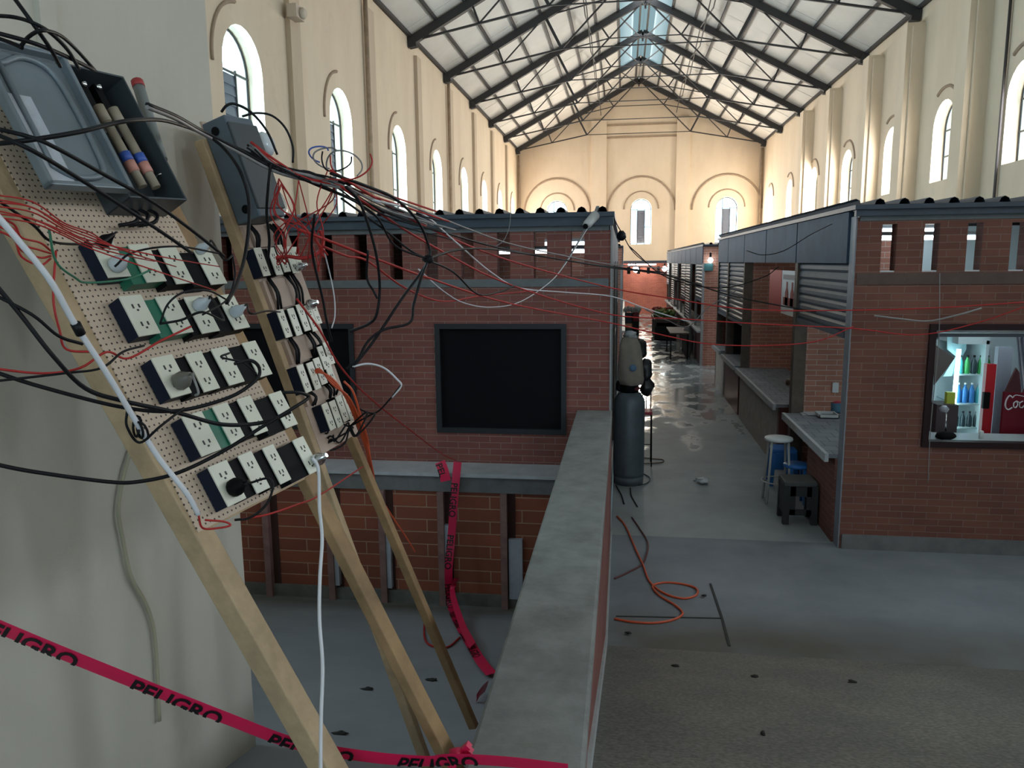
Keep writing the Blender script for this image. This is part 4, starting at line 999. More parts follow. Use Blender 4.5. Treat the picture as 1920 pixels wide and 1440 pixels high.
# long spans over the hall
spans = [
 (BLK, .006, [(560, 332, 2.65), (640, 365, 2.95), (800, 425, 3.8), (960, 470, 5.2), (1147, 502, 6.6), (1250, 516, 6.9), (1350, 548, 7.0), (1420, 565, 7.05), (1530, 585, 7.1)], 'long dark cable spanning the aisle to the lit stall'),
 (RED, .0055, [(620, 320, 2.7), (800, 425, 3.8), (960, 490, 5.2), (1147, 540, 6.6), (1250, 558, 6.8), (1400, 580, 6.9), (1580, 582, 7.0), (1760, 577, 7.05), (1930, 566, 7.1)], 'red cable spanning the aisle at the height of the banner'),
 (RED, .0055, [(640, 350, 2.8), (800, 455, 3.8), (960, 535, 5.2), (1147, 590, 6.6), (1280, 598, 6.8), (1400, 606, 6.9), (1600, 616, 7.0), (1720, 628, 7.05), (1830, 606, 7.1), (1930, 572, 7.1)], 'red cable sagging across the aisle and over the lit window'),
 (RED, .0055, [(560, 430, 2.7), (800, 520, 3.8), (960, 570, 5.2), (1147, 606, 6.6), (1250, 630, 6.8), (1330, 645, 6.9), (1430, 648, 6.95), (1530, 640, 7.0), (1600, 612, 7.05)], 'lowest red cable sagging over the aisle to the lit stall corner'),
 (WHT, .005, [(700, 375, 3.0), (790, 400, 3.6), (850, 450, 4.2), (920, 510, 5.0), (975, 540, 5.6), (1060, 548, 6.3), (1147, 556, 6.8), (1215, 580, 7.0), (1290, 603, 7.4)], 'white cable sagging over the brick slots into the aisle'),
 (GRY, .005, [(660, 345, 2.9), (780, 390, 3.6), (880, 430, 4.6), (960, 458, 5.4), (1060, 480, 6.2), (1147, 496, 6.8), (1250, 503, 7.0)], 'grey cable running just under the stall roof toward the aisle'),
 (WHT, .004, [(785, 505, 3.7), (830, 545, 4.4), (870, 568, 5.0), (920, 576, 5.6), (975, 566, 6.2), (1030, 530, 6.6), (1060, 495, 6.9), (1085, 455, 7.1), (1108, 418, 7.2)], 'pale looped cable climbing to the camera at the stall corner'),
 (GRY, .004, [(958, 395, 7.2), (955, 425, 7.18), (945, 450, 7.15), (930, 462, 7.1)], 'thin grey wire hanging from the stall roof over a slot'),
 (GRY, .008, [(1640, 592, 6.9), (1690, 598, 6.95), (1740, 602, 7.0), (1790, 592, 7.0), (1840, 578, 7.05)], 'frayed grey cord dipping over the lit window'),
 (GRY, .004, [(1762, 512, 7.2), (1760, 640, 7.15), (1745, 800, 7.2), (1740, 905, 7.25)], 'thin pale string hanging down in front of the lit window'),
 (BLK, .004, [(1400, 470, 7.2), (1430, 478, 7.0), (1470, 470, 6.9), (1520, 440, 7.0), (1560, 420, 7.2)], 'thin black wire sagging across the blank signboards'),
 (BLK, .006, [(1145, 398, 7.4), (1165, 435, 8.0), (1195, 480, 9.0), (1250, 515, 12.0), (1300, 532, 16)], 'dark cable dropping from the stall roof corner over the aisle'),
 (BLK, .006, [(1180, 462, 8.5), (1250, 520, 9.0), (1350, 540, 9.3), (1430, 520, 9.5), (1460, 500, 9.6)], 'black cable curving over the aisle to the second signboard'),
 (GRY, .006, [(1210, 580, 7.6), (1250, 600, 8.6), (1290, 612, 9.5), (1330, 575, 10), (1380, 545, 10.4)], 'grey cable dipping over the wet part of the aisle'),
 (WHT, .003, [(600, 432, 3.0), (608, 470, 3.05), (625, 545, 3.1), (628, 590, 3.1), (622, 615, 3.05)], 'thin pale wire hanging from the red tangle'),
 (WHT, .0045, [(660, 688, 3.0), (690, 682, 3.05), (720, 690, 3.1), (745, 712, 3.15), (752, 724, 3.15), (735, 745, 3.15)], 'white lead curling out from the further board bottom row'),
 (BLK, .004, [(752, 722, 3.15), (728, 752, 3.15), (700, 775, 3.15), (660, 760, 3.1)], 'black end joined to the curling white lead'),
]
for m, w, p, l in spans: cable(p, w, m, l)
lamp = thing('hanging_lamp', at(1165, 442, 8.0), 'small dark hanging lampholder on the cable at the stall corner', 'lamp')
MB().lathe([(.02, .05), (.045, .02), (.05, -.02), (.02, -.05)], at(1165, 442, 8.0), 10).build('holder', BLK, lamp)
# dark wires down the further board
mb = MB()
for u in (.062, .074, .195, .21, .235, .25):
    for va, vb in ((-.1, .0), (.12, .25), (.37, .48), (.60, .66)):
        MB().tube(smoothpath([B2(u, va, -.03), B2(u+rn.uniform(-.012, .012), (va+vb)/2, -.012), B2(u+rn.uniform(-.01, .01), vb, -.03)], 3), .0055, 5).build('board_wire', BLK, b2)
mb = MB()
for i in range(7):
    a = (rn.uniform(600, 670), rn.uniform(790, 830)); mb.tube(smoothpath([at(a[0], a[1], 3.0), at(a[0]+rn.uniform(-25, 25), a[1]+rn.uniform(-15, 25), 2.98), at(a[0]+rn.uniform(10, 50), a[1]+rn.uniform(-30, 10), 3.05), at(655, 800, 3.1)]), .004, 5)
tag(mb.build('wire_tangle', BLK), 'knot of black wires at the bottom edge of the further board', 'wire')
# ------------------------------------------------------------------ tape
def text_faces(txt, size):
    cu = bpy.data.curves.new('t', 'FONT'); cu.body = txt; cu.size = size; cu.offset = .0018; cu.resolution_u = 3
    o = bpy.data.objects.new('t', cu); COL.objects.link(o)
    dg = bpy.context.evaluated_depsgraph_get(); me = bpy.data.meshes.new_from_object(o.evaluated_get(dg))
    bm = bmesh.new(); bm.from_mesh(me); bpy.data.objects.remove(o, do_unlink=True)
    return bm
def ribbon(name, pts, side, w, label, text=None, size=.05, start=.02, step=.34, lowcut=0.0, nrmoff=.0015, parent=None, twist=None):
    P = smoothpath(pts, 8); n = len(P); S = [0]
    for i in range(1, n): S.append(S[-1]+np.linalg.norm(P[i]-P[i-1]))
    T = [nrm(P[min(n-1, i+1)]-P[max(0, i-1)]) for i in range(n)]
    W = []; NN = []
    for i in range(n):
        s = V3(side) if not callable(side) else V3(side(i/(n-1)))
        s = s-T[i]*np.dot(s, T[i]); s = nrm(s); W.append(s); nn = np.cross(T[i], s); 
        if np.dot(nn, EYE-P[i]) < 0: nn = -nn
        NN.append(nn)
    mb = MB()
    vs = []
    for i in range(n):
        for e in (-.5, 0, .5): vs.append(P[i]+W[i]*w*e+NN[i]*(.002 if e == 0 else 0))
    fs = [(3*i+k, 3*i+k+1, 3*i+4+k, 3*i+3+k) for i in range(n-1) for k in (0, 1)]
    mb.add(vs, fs, True)
    o = mb.build(name, TAPE, parent) if parent else tag(mb.build(name, TAPE), label, 'warning tape')
    if text:
        bm = text_faces(text, size)
        if lowcut: bmesh.ops.bisect_plane(bm, geom=bm.verts[:]+bm.edges[:]+bm.faces[:], plane_co=(0, lowcut, 0), plane_no=(0, 1, 0), clear_inner=True)
        x1 = max(v.co.x for v in bm.verts)
        for c in np.arange(0, x1, .006)[1:]: bmesh.ops.bisect_plane(bm, geom=bm.verts[:]+bm.edges[:]+bm.faces[:], plane_co=(float(c), 0, 0), plane_no=(1, 0, 0))
        s0 = start
        while s0+x1 < S[-1]:
            vs = []; tm = MB()
            for v in bm.verts:
                s = s0+v.co.x; i = min(n-2, max(0, int(np.searchsorted(S, s))-1)); t = (s-S[i])/(S[i+1]-S[i]+1e-9)
                vs.append(P[i]*(1-t)+P[i+1]*t+W[i]*(v.co.y-lowcut-w*.5)+NN[i]*(nrmoff+.002))
            bm.verts.index_update(); tm.add(vs, [[v.index for v in f.verts] for f in bm.faces]); s0 += step
            tm.build('lettering', TAPEK, o)
        bm.free()
    return o
tpts = [at(-60, 1150, 1.45), at(0, 1176, 1.48), at(180, 1250, 1.56), at(420, 1345, 1.68), at(560, 1396, 1.76), at(700, 1420, 1.86), at(800, 1427, 1.94), at(858, 1423, 1.93), atz(960, 1429, 1.325), atz(1065, 1442, 1.322)]
ribbon('warning_tape', tpts, (0.1, -.25, 1), .040, 'bright pink danger tape stretched across the front and knotted at the parapet cap', 'PELIGRO', .062, .02, .375, .012)
kt = MB(); c = at(856, 1414, 1.95)
kt.blob(c, .022, .02, .018, 5, .3); 
for dx, dz in ((-.03, -.03), (.03, .035), (.035, .02), (-.02, -.04)): kt.obox(V3(c), (dx, -.008, dz), (.004, .012, .008), (.012, .0, -.012))
tag(kt.build('tape_knot', TAPE), 'pink tape knot tied round the brown pole at the parapet', 'warning tape')
ribbon('warning_tape', [at(858, 866, 6.86), at(852, 930, 6.83), at(847, 1000, 6.8), at(841, 1075, 6.75), onleft(846, 1135, .03), onleft(858, 1165, .03), onleft(878, 1200, .03), onleft(902, 1240, .03), onleft(922, 1264, .03)], (1, .2, .15), .075, 'long pink danger tape hanging from the white ledge to the bay floor', 'PELIGRO', .085, .2, .5, .0)
ribbon('warning_tape', [at(856, 1085, 6.72), at(848, 1110, 6.7), onleft(866, 1170, .06), onleft(886, 1210, .06)], (1, .1, .9), .06, 'crumpled second strand of pink tape beside the long hanging one')
ribbon('warning_tape', [at(825, 866, 6.86), at(831, 882, 6.84), at(836, 902, 6.83)], (1, 0, .1), .10, 'short pink tape end looped over the white ledge', 'PEL', .09, .01, .9)
ribbon('warning_tape', [onleft(893, 1310, .03), onleft(902, 1296, .06), onleft(913, 1286, .05)], (.3, .2, 1), .07, 'red tape scrap caught behind the parapet cap')
cable_on = [onleft(x, y, .01) for x, y in ((797, 1150), (796, 1195), (812, 1212), (840, 1213), (862, 1195))]
tag(MB().tube(smoothpath(cable_on), .008, 6).build('red_wire', RED), 'red wire loop lying under the prop pole in the sunken bay', 'wire')

# ------------------------------------------------------------------ cctv camera at the stall corner
cc = thing('security_camera', at(1110, 405, 7.2), 'small pale camera fixed under the roof corner of the bay stall', 'camera')
p = V3(at(1116, 404, 7.2)); q = V3(at(1098, 424, 7.02))
MB().tube([p, p+(q-p)*.8, q], [.045, .04, .03], 12).build('housing', mat('cam_grey', (.42, .42, .42), .5), cc)
MB().tube([q, q+(q-p)*.05], .024, 12).build('lens', BLACKP, cc)
MB().bar(p, p+(.02, .12, .08), .03).build('bracket', GRY, cc)
cable([(1100, 425, 7.1), (1080, 460, 7.15), (1062, 490, 7.2), (1045, 515, 7.22), (1030, 532, 7.24)], .006, GRY, 'grey flex trailing down from the small camera')

# ------------------------------------------------------------------ gas cylinder and bags
cx, cy = .085, 9.3
gc = thing('gas_cylinder', (cx, cy, 0), 'tall grey gas cylinder standing at the end of the parapet', 'gas cylinder')
MB().lathe([(.185, .10), (.188, .14), (.188, .98), (.18, 1.05), (.14, 1.12), (.06, 1.16), (.03, 1.17)], (cx, cy, 0), 28).build('body', TANK, gc)
MB().lathe([(.165, 0), (.165, .10), (.185, .10), (.18, .0)], (cx, cy, 0), 28).build('foot_ring', TANK, gc)
MB().lathe([(.11, 1.10), (.115, 1.28), (.105, 1.28), (.10, 1.12)], (cx, cy, 0), 20).build('collar', BLACKP, gc)
MB().tube([(cx, cy, 1.15), (cx, cy, 1.24)], .025, 10).build('valve', METAL, gc)
sk = thing('sack', (.03, 9.2, 1.14), 'beige sack with a blue patch slumped on top of the gas cylinder', 'sack')
mb = MB(); c0 = V3(at(1182, 678, 9.2))
prof = [(.045, .30), (.085, .27), (.115, .2), (.13, .05), (.145, -.1), (.15, -.2), (.12, -.275), (.04, -.29)]
vs = []; nn = 22
for r_, z in prof:
    for k in range(nn):
        t = 2*math.pi*k/nn; rr = r_*(1+.07*math.sin(5*t+z*9)+.05*math.sin(9*t-z*14)); vs.append(c0+np.array([rr*math.cos(t)*1.05+(-.06*z), rr*math.sin(t)*.8, z]))
fs = [(i*nn+k, i*nn+(k+1) % nn, (i+1)*nn+(k+1) % nn, (i+1)*nn+k) for i in range(len(prof)-1) for k in range(nn)]
mb.add(vs, fs, True); mb.f.append([len(mb.v)-nn+k for k in range(nn)]); mb.m.append(0); mb.sm.append(True)
mb.build('bag', mat('sack_beige', (.30, .255, .215), .85, var=.15), sk)
pc = V3(at(1187, 690, 9.06)); MB().lathe([(.04, 0), (.042, .01), (.02, .014)], pc, 14, (0, -1, 0)).build('patch', mat('patch_blue', (.10, .19, .32), .6), sk)
MB().blob(c0+(.0, 0, .32), .07, .05, .05, 9, .5).build('tied_top', mat('plastic_white', (.5, .52, .55), .4), sk)
bg = thing('black_bag', (.22, 9.35, 1.0), 'black plastic bags piled against the beige sack', 'bag')
for i, (px, py, rx, rz) in enumerate(((1200, 655, .075, .13), (1210, 695, .085, .15), (1213, 725, .075, .12), (1170, 722, .10, .09))):
    MB().blob(at(px, py, 9.42), rx, .09, rz, 20+i, .35).build('bag', mat('bag_black', (.012, .012, .015), .4), bg)
rc = MB(); rc.blob(at(1190, 728, 9.25), .06, .05, .035, 31, .3)
tag(rc.build('cloth', mat('cloth_maroon', (.12, .02, .03), .8)), 'maroon cloth tucked under the beige sack on the cylinder', 'cloth')
# folding red seat behind it
ch = thing('stool', at(1214, 800, 10.2), 'thin black metal stool with a red seat behind the gas cylinder', 'stool')
s0 = V3(at(1212, 772, 10.2)); fz = 0.0
MB().box(s0[0]-.09, s0[0]+.075, s0[1]-.13, s0[1]+.13, s0[2]-.02, s0[2]+.02).build('seat', mat('seat_red', (.38, .02, .04), .5), ch, .01)
for dx in (-.08, .065):
    for dy in (-.12, .12): MB().tube([(s0[0]+dx, s0[1]+dy, s0[2]-.02), (s0[0]+dx*1.1, s0[1]+dy*1.1, 0)], .009, 6).build('leg', BLACKP, ch)
bk = MB()
for dx in (-.05, .0, .06): bk.tube([(s0[0]+dx, s0[1]+.12, s0[2]), (s0[0]+dx, s0[1]+.14, s0[2]+.34)], .008, 6)
bk.build('backrest', BLACKP, ch)
MB().tube([(s0[0]-.085, s0[1]-.125, .3), (s0[0]+.07, s0[1]-.125, .3)], .006, 6).build('rung', BLACKP, ch)
def fcable(px, r, m, label, group=None):
    pts = [V3(atz(x, y, r))+(0, 0, .0) for x, y in px]
    return tag(MB().tube(smoothpath(pts), r, 6).build('floor_cable', m), label, 'cable', group)
fcable([(1157, 968), (1172, 985), (1192, 1030), (1206, 1060), (1218, 1090), (1245, 1112), (1280, 1122), (1305, 1116), (1306, 1104), (1285, 1096), (1250, 1092), (1224, 1098), (1236, 1116), (1265, 1134), (1280, 1150), (1262, 1162), (1225, 1168), (1185, 1166), (1152, 1160)], .009, ORG, 'orange cable looped on the aisle floor beside the parapet')
fcable([(1185, 970), (1200, 992), (1215, 1020), (1206, 1055), (1180, 1072), (1152, 1085)], .008, mat('cable_dark_red', (.12, .03, .03), .5), 'dark red cable snaking off the orange loop toward the parapet')
fcable([(1182, 915), (1184, 930), (1195, 950)], .007, BLK, 'short black cable lying in front of the gas cylinder')
fcable([(1155, 910), (1165, 928), (1170, 945)], .007, BLK, 'black cable stub beside the parapet end')
fcable([(1200, 885), (1218, 895), (1214, 905), (1198, 910)], .007, mat('hose_teal', (.05, .08, .09), .5), 'dark hose curl at the foot of the gas cylinder')
fcable([(1205, 858), (1225, 860), (1243, 862), (1240, 867), (1205, 869)], .007, mat('cable_brown', (.16, .09, .05), .6), 'brown cable loop on the floor behind the cylinder')
pb = MB(); pb.blob(V3(atz(1317, 901, .035)), .07, .06, .035, 41, .8, 18, 12)
tag(pb.build('plastic_bag', mat('bag_clear', (.55, .57, .60), .3)), 'crumpled clear plastic bag lying alone on the aisle floor', 'plastic bag')
DEB = mat('debris', (.02, .018, .016), .9)
def rampz(y): return 1.05 if y < 2.3 else max(0, 1.05*(5.15-y)/2.85)
def on_ramp(px, py):
    d = ray(px, py); t0, t1 = 1e-4, None
    for k in range(4000):
        t = .0005+k*.000005*1.0; t = k*1e-6*1.2+0.0008
        p = EYE+d*t
        if p[2] <= rampz(p[1]): return p
    return EYE+d*.0035
for i, (px, py) in enumerate([(1267, 1250), (1415, 1270), (1597, 1280), (1430, 1378), (1178, 1188), (1320, 1118)]):
    p = atz(px, py, .01) if py < 1225 else on_ramp(px, py)
    l = ['dark leaf fragment high on the rough ramp by the parapet', 'dark twig on the middle of the rough ramp', 'dark smear of dirt on the ramp below the brick corner', 'tiny dark pebble low on the rough ramp', 'curled black scrap on the dirt band by the parapet', 'small dark scrap beside the orange cable loop'][i]
    b = MB().blob(V3(p)+(0, 0, .006), .022 if i != 3 else .01, .016, .008, i+60, .5, 8, 6)
    tag(b.build('debris', DEB), l, 'debris')
for i, (px, py) in enumerate([(690, 1292), (810, 1275), (640, 1375), (530, 1300)]):
    p = onleft(px, py, .004)
    tag(MB().blob(p, .035, .02, .01, i+80, .6, 8, 6).build('debris', DEB), ['dark scrap between the poles on the bay floor', 'dark scrap near the foot of the prop pole', 'litter under the danger tape on the bay floor', 'dark scrap near the pier on the bay floor'][i], 'debris')

# ------------------------------------------------------------------ stools, crate
def stool(px, py, h, rs_, m1, m2, label, splay=1.25):
    b = atz(px, py, 0); t = thing('stool', b, label, 'stool')
    MB().lathe([(rs_*.96, h-.03), (rs_, h-.015), (rs_*.96, h), (.01, h)], b, 24).build('seat', m1, t)
    for k in range(4):
        a = math.pi/4+k*math.pi/2; c, s = math.cos(a), math.sin(a)
        MB().tube([(b[0]+c*rs_*.8, b[1]+s*rs_*.8, h-.03), (b[0]+c*rs_*splay, b[1]+s*rs_*splay, 0)], .014, 8).build('leg', m2, t)
    MB().tube([(b[0]+math.cos(i*math.pi/8)*rs_*1.08, b[1]+math.sin(i*math.pi/8)*rs_*1.08, h*.33) for i in range(16)], .008, 6, True).build('foot_ring', m2, t)
WP = mat('stool_white', (.62, .64, .64), .5)
stool(1455, 940, .74, .155, WP, mat('stool_leg', (.45, .46, .45), .5), 'white round bar stool standing beside the tiled counter', 1.15)
BL = mat('plastic_blue', (.03, .16, .48), .35)
b = V3(atz(1464, 905, 0)); bs = thing('stool', b, 'blue plastic stool tucked behind the white bar stool', 'stool')
MB().box(b[0]-.15, b[0]+.15, b[1]-.15, b[1]+.15, .40, .45).build('seat', BL, bs, .015)
for dx in (-1, 1):
    for dy in (-1, 1): MB().bar((b[0]+dx*.12, b[1]+dy*.12, .41), (b[0]+dx*.15, b[1]+dy*.15, 0), .05).build('leg', BL, bs)
MB().box(b[0]-.135, b[0]+.135, b[1]-.14, b[1]-.125, .2, .40).build('skirt', BL, bs)
b = V3(atz(1493, 975, 0))
cr = thing('step_stool', b, 'black plastic step stool in front of the counter opening', 'stool')
KP = mat('plastic_black', (.018, .018, .020), .5)
MB().box(b[0]-.165, b[0]+.165, b[1]-.15, b[1]+.17, .40, .45).build('seat', mat('plastic_grey', (.06, .06, .06), .55), cr, .012)
for dx in (-1, 1):
    for dy in (-.13, .14): MB().bar((b[0]+dx*.135, b[1]+dy, .41), (b[0]+dx*.14, b[1]+dy, 0), .06).build('leg', KP, cr)
MB().box(b[0]-.16, b[0]+.16, b[1]-.15, b[1]-.13, .30, .40).box(b[0]-.16, b[0]+.16, b[1]-.15, b[1]-.13, .10, .16).box(b[0]-.16, b[0]-.05, b[1]-.15, b[1]-.13, .1, .4).box(b[0]+.06, b[0]+.16, b[1]-.15, b[1]-.13, .1, .4).box(b[0]-.16, b[0]-.145, b[1]-.13, b[1]+.15, .1, .4).box(b[0]+.145, b[0]+.16, b[1]-.13, b[1]+.15, .1, .4).build('side_panel', KP, cr)
b = V3(atz(1492, 945, 0)); bs = thing('stool', (b[0], b[1]+.05, 0), 'second blue stool right behind the black step stool', 'stool')
b = b+(0, .05, 0)
MB().lathe([(.14, .42), (.145, .44), (.13, .455), (.01, .455)], b, 20).build('seat', BL, bs)
for k in range(4):
    a = math.pi/4+k*math.pi/2; MB().bar((b[0]+math.cos(a)*.10, b[1]+math.sin(a)*.10, .43), (b[0]+math.cos(a)*.12, b[1]+math.sin(a)*.12, 0), .035).build('leg', BL, bs)

# ------------------------------------------------------------------ things on the counters
zc = .87
def on_counter(px, py): return V3(atz(px, py, zc))
p = on_counter(1567, 772)
pot = thing('cooking_pot', p, 'blue pot standing on the tiled counter by the corner', 'pot')
MB().lathe([(.09, 0), (.10, .02), (.10, .11), (.105, .12), (.02, .125)], p, 18).build('body', mat('pot_blue', (.10, .22, .33), .4), pot)
MB().lathe([(.105, .122), (.06, .15), (.015, .165), (.018, .18), (.01, .185)], p, 18).build('lid', mat('lid_red', (.40, .02, .05), .45), pot)
p = on_counter(1548, 781)
tr = thing('tray', p, 'white rimmed tray on the tiled counter before the blue pot', 'tray')
MB().box(p[0]-.10, p[0]+.12, p[1]-.13, p[1]+.11, p[2], p[2]+.012).build('base', mat('tray_dark', (.10, .11, .13), .5), tr)
mb = MB()
for q in ((-.10, .12, -.13, -.12), (-.10, .12, .10, .11), (-.10, -.09, -.13, .11), (.11, .12, -.13, .11)): mb.box(p[0]+q[0], p[0]+q[1], p[1]+q[2], p[1]+q[3], p[2], p[2]+.045)
mb.build('rim', WP, tr)
p = on_counter(1518, 776)
mb = MB(); mb.box(p[0]-.10, p[0]+.12, p[1]-.1, p[1]+.1, p[2], p[2]+.006); mb.obox(p+np.array([-.05, -.14, .008]), (.17, .04, 0), (-.03, .16, .0), (0, 0, .006))
tag(mb.build('paper_stack', mat('paper_pale', (.5, .5, .53), .7)), 'loose pale papers at the end of the tiled counter', 'papers')
p = on_counter(1530, 768)
mb = MB().blob(p+(0, .15, .03), .10, .05, .03, 77, .4); tag(mb.build('rag', mat('rag_brown', (.16, .10, .09), .9)), 'crumpled brown rag behind the papers on the counter', 'rag')
p = V3(at(1567, 727, 9.53)); tag(MB().box(p[0]-.035, p[0]+.035, 9.535, 9.55, p[2]-.06, p[2]+.06).build('wall_socket', mat('socket_white', (.6, .62, .65), .5)), 'white socket plate on the brick partition above the counter', 'socket')
p = V3(atz(1478, 722, zc)); cb = thing('jar', p, 'small brown jar on the far tiled counter', 'jar')
MB().lathe([(.035, 0), (.04, .01), (.04, .06), (.03, .075)], p, 12).build('body', mat('jar_brown', (.12, .07, .05), .4), cb); MB().lathe([(.032, .075), (.032, .095), (.01, .096)], p, 12).build('lid', mat('jar_lid', (.4, .38, .33), .5), cb)

# ------------------------------------------------------------------ inside the lit window
YI = 9.2
WHI = mat('interior_white', (.60, .68, .70), .6)
struct(MB().box(3.15, 6.9, 9.46, 9.54, 0, 3.05).build('wall_stall', WHI), 'pale rear wall of the lit stall behind the drinks cooler', 'wall')
def wx(px, Y): return at(px, 700, Y)[0]
def wz(py, Y): return at(1830, py, Y)[2]
fr_ = thing('drinks_cooler', (at(1825, 800, 8.7)[0], 8.7, 0), 'lit drinks cooler with red door seen through the stall window', 'cooler')
fx0, fx1 = wx(1788, 8.8), wx(1872, 8.5); fz0, fz1 = .35, wz(655, 8.8)
MB().box(fx0, fx1, 9.30, 9.36, fz0, fz1+.1).box(fx1-.03, fx1, 8.75, 9.36, fz0, fz1+.1).box(fx0, fx1, 8.75, 9.36, fz1+.06, fz1+.14).box(fx0, fx1, 8.75, 9.36, fz0-.05, fz0).build('cabinet', WHI, fr_)
MB().bar((fx0+.01, 8.78, fz0+.25), (fx0+.035, 8.80, fz1), .035, .03).build('light_strip', LEDM, fr_)
shz = [wz(802, 8.8), wz(757, 8.8), wz(702, 8.8)]
for z in shz: MB().box(fx0+.03, fx1-.03, 8.8, 9.28, z-.015, z).build('shelf', mat('shelf_white', (.6, .75, .78), .4), fr_)
dr = MB().box(wx(1846, 8.4), wx(1864, 8.4), 8.36, 8.43, .3, wz(682, 8.4)).build('door', mat('cooler_red', (.50, .012, .02), .4), fr_)
hx = wx(1852, 8.35); MB().box(hx-.03, hx+.03, 8.32, 8.36, wz(765, 8.35), wz(735, 8.35)).build('handle', BLACKP, dr)
MB().box(wx(1866, 8.45), wx(1893, 8.45), 8.42, 8.5, .3, wz(650, 8.45)).build('side_panel', mat('cooler_side', (.36, .38, .46), .5), fr_)
MB().box(fx0+.02, fx1-.1, 8.6, 8.74, fz0-.1, fz0+.12).build('kick_panel', mat('cooler_maroon', (.22, .02, .03), .5), fr_)
bm_c = [('bottle_green', (.05, .35, .10)), ('bottle_blue', (.05, .22, .55)), ('bottle_dark', (.03, .05, .06)), ('bottle_yellow', (.65, .45, .04)), ('bottle_teal', (.08, .40, .42))]
def bottle(x, y, z, h, m, label, group):
    b = thing('bottle', (x, y, z), label, 'bottle', group); r = h*.15
    MB().lathe([(r*.9, 0), (r, h*.04), (r, h*.55), (r*.75, h*.70), (r*.35, h*.82), (r*.35, h*.92)], (x, y, z), 10).build('body', m, b)
    MB().lathe([(r*.42, h*.91), (r*.42, h), (.001, h)], (x, y, z), 8).build('cap', WP if h > .2 else BLK, b)
rows = [(shz[2], .20, ['bottle_teal', 'bottle_green', 'bottle_dark', 'bottle_green', 'bottle_green'], 'green', 'top'), (shz[1], .22, ['bottle_blue', 'bottle_blue', 'bottle_blue', 'bottle_teal', 'bottle_yellow'], 'blue', 'middle'), (shz[0], .17, ['bottle_dark']*6, 'dark', 'bottom')]
bd = dict(bm_c)
for z, h, ms, nm, sh in rows:
    for i, mname in enumerate(ms):
        x = fx0+.085+i*.068
        bottle(x, 8.86, z, h, mat(mname, bd[mname], .2), '%s bottle on the %s shelf of the lit drinks cooler' % (mname.split('_')[1], sh), '%s shelf bottles' % sh)
# cloth sheets
def sheet(name, pts, d, m, label):
    mb = MB(); mb.prism([at(*p) for p in pts], d); return tag(mb.build(name, m), label, 'cloth')
sheet('plastic_sheet', [(1776, 625, 8.9), (1812, 625, 8.95), (1812, 655, 8.95), (1785, 705, 8.9), (1768, 706, 8.9), (1792, 668, 8.9), (1776, 655, 8.9)], (0, .01, 0), mat('sheet_pale', (.40, .62, .66), .5), 'pale plastic sheet hanging inside beside the drinks cooler')
sheet('shelf_board', [(1752, 645, 8.6), (1790, 672, 8.6), (1752, 722, 8.6)], (0, .02, 0), mat('board_brown', (.10, .075, .07), .7), 'dark triangular board hanging inside the lit window')
cu = MB(); n = 24
for i in range(n):
    a = 1905+i*1.2; b_ = 1905+(i+1)*1.2; ya = 7.75+.03*math.sin(i*1.1); yb_ = 7.75+.03*math.sin((i+1)*1.1)
    za = 640+ (70 if i > 3 else 30*i); 
    cu.quad(at(a, 622, ya), at(b_, 622, yb_), at(b_+10, 735-2*i, yb_), at(a+10, 735-2*(i-1), ya))
tag(cu.build('curtain', mat('curtain_white', (.55, .55, .62), .7)), 'white curtain gathered at the edge of the lit window', 'curtain')
rb = thing('roller_blind', at(1840, 620, 7.6), 'rolled white blind along the top of the lit window', 'blind')
MB().tube([at(1757, 617, 7.62), at(1935, 619, 7.62)], .028, 12).build('roll', mat('blind_white', (.85, .88, .9), .4), rb)
MB().box(at(1757, 625, 7.6)[0], at(1935, 625, 7.6)[0], 7.58, 7.66, wz(631, 7.62), wz(625, 7.62)).build('rail', mat('rail_grey', (.12, .14, .17), .5), rb)
tubelamp('fluorescent_lamp', (2.85, 8.0, 2.35), (4.1, 8.0, 2.35), 'fluorescent tube above the blind inside the lit window', None, mat('cool_tube', (.9, .9, .9), .4, emit=(.72, .95, 1), estr=24))
# red soft drink board with script
cp = thing('advert_panel', at(1905, 760, 8.2), 'dark red soft drink advert with white script beside the cooler', 'advert')
p0, p1 = at(1884, 735, 8.2), at(1985, 825, 8.2)
MB().box(p0[0], p1[0], 8.2, 8.24, p1[2], p0[2]).build('panel', mat('advert_red', (.20, .006, .02), .4), cp)
mb = MB(); mb.prism([at(1886, 735, 8.19), at(1906, 690, 8.19), at(1935, 735, 8.19)], (0, .03, 0)); mb.build('peak', mat('advert_dark', (.09, .02, .025), .5), cp)
def stroke(mb, pts, r=.0075): mb.tube(smoothpath([at(x, y, 8.185) for x, y in pts], 5), r, 6)
st = MB()
stroke(st, [(1899, 746), (1893, 742), (1887, 750), (1885, 762), (1890, 768), (1898, 764)]); stroke(st, [(1899, 746), (1902, 742), (1908, 741), (1924, 744)], .005)
stroke(st, [(1906, 752), (1901, 756), (1901, 763), (1905, 764), (1908, 758), (1906, 752), (1911, 755)], .006)
stroke(st, [(1918, 752), (1912, 756), (1912, 763), (1917, 764), (1920, 760)], .006)
stroke(st, [(1928, 752), (1922, 756), (1922, 763), (1926, 764), (1929, 752), (1930, 764)], .006)
stroke(st, [(1937, 757), (1943, 757)], .005)
stroke(st, [(1956, 746), (1950, 743), (1945, 750), (1944, 762), (1949, 767), (1956, 763)]); stroke(st, [(1962, 752), (1958, 757), (1959, 763), (1963, 764), (1965, 757), (1962, 752)], .006)
stroke(st, [(1968, 764), (1972, 750), (1970, 744), (1967, 752), (1970, 764)], .006); stroke(st, [(1980, 752), (1975, 757), (1976, 763), (1979, 764), (1981, 752), (1982, 764)], .006)
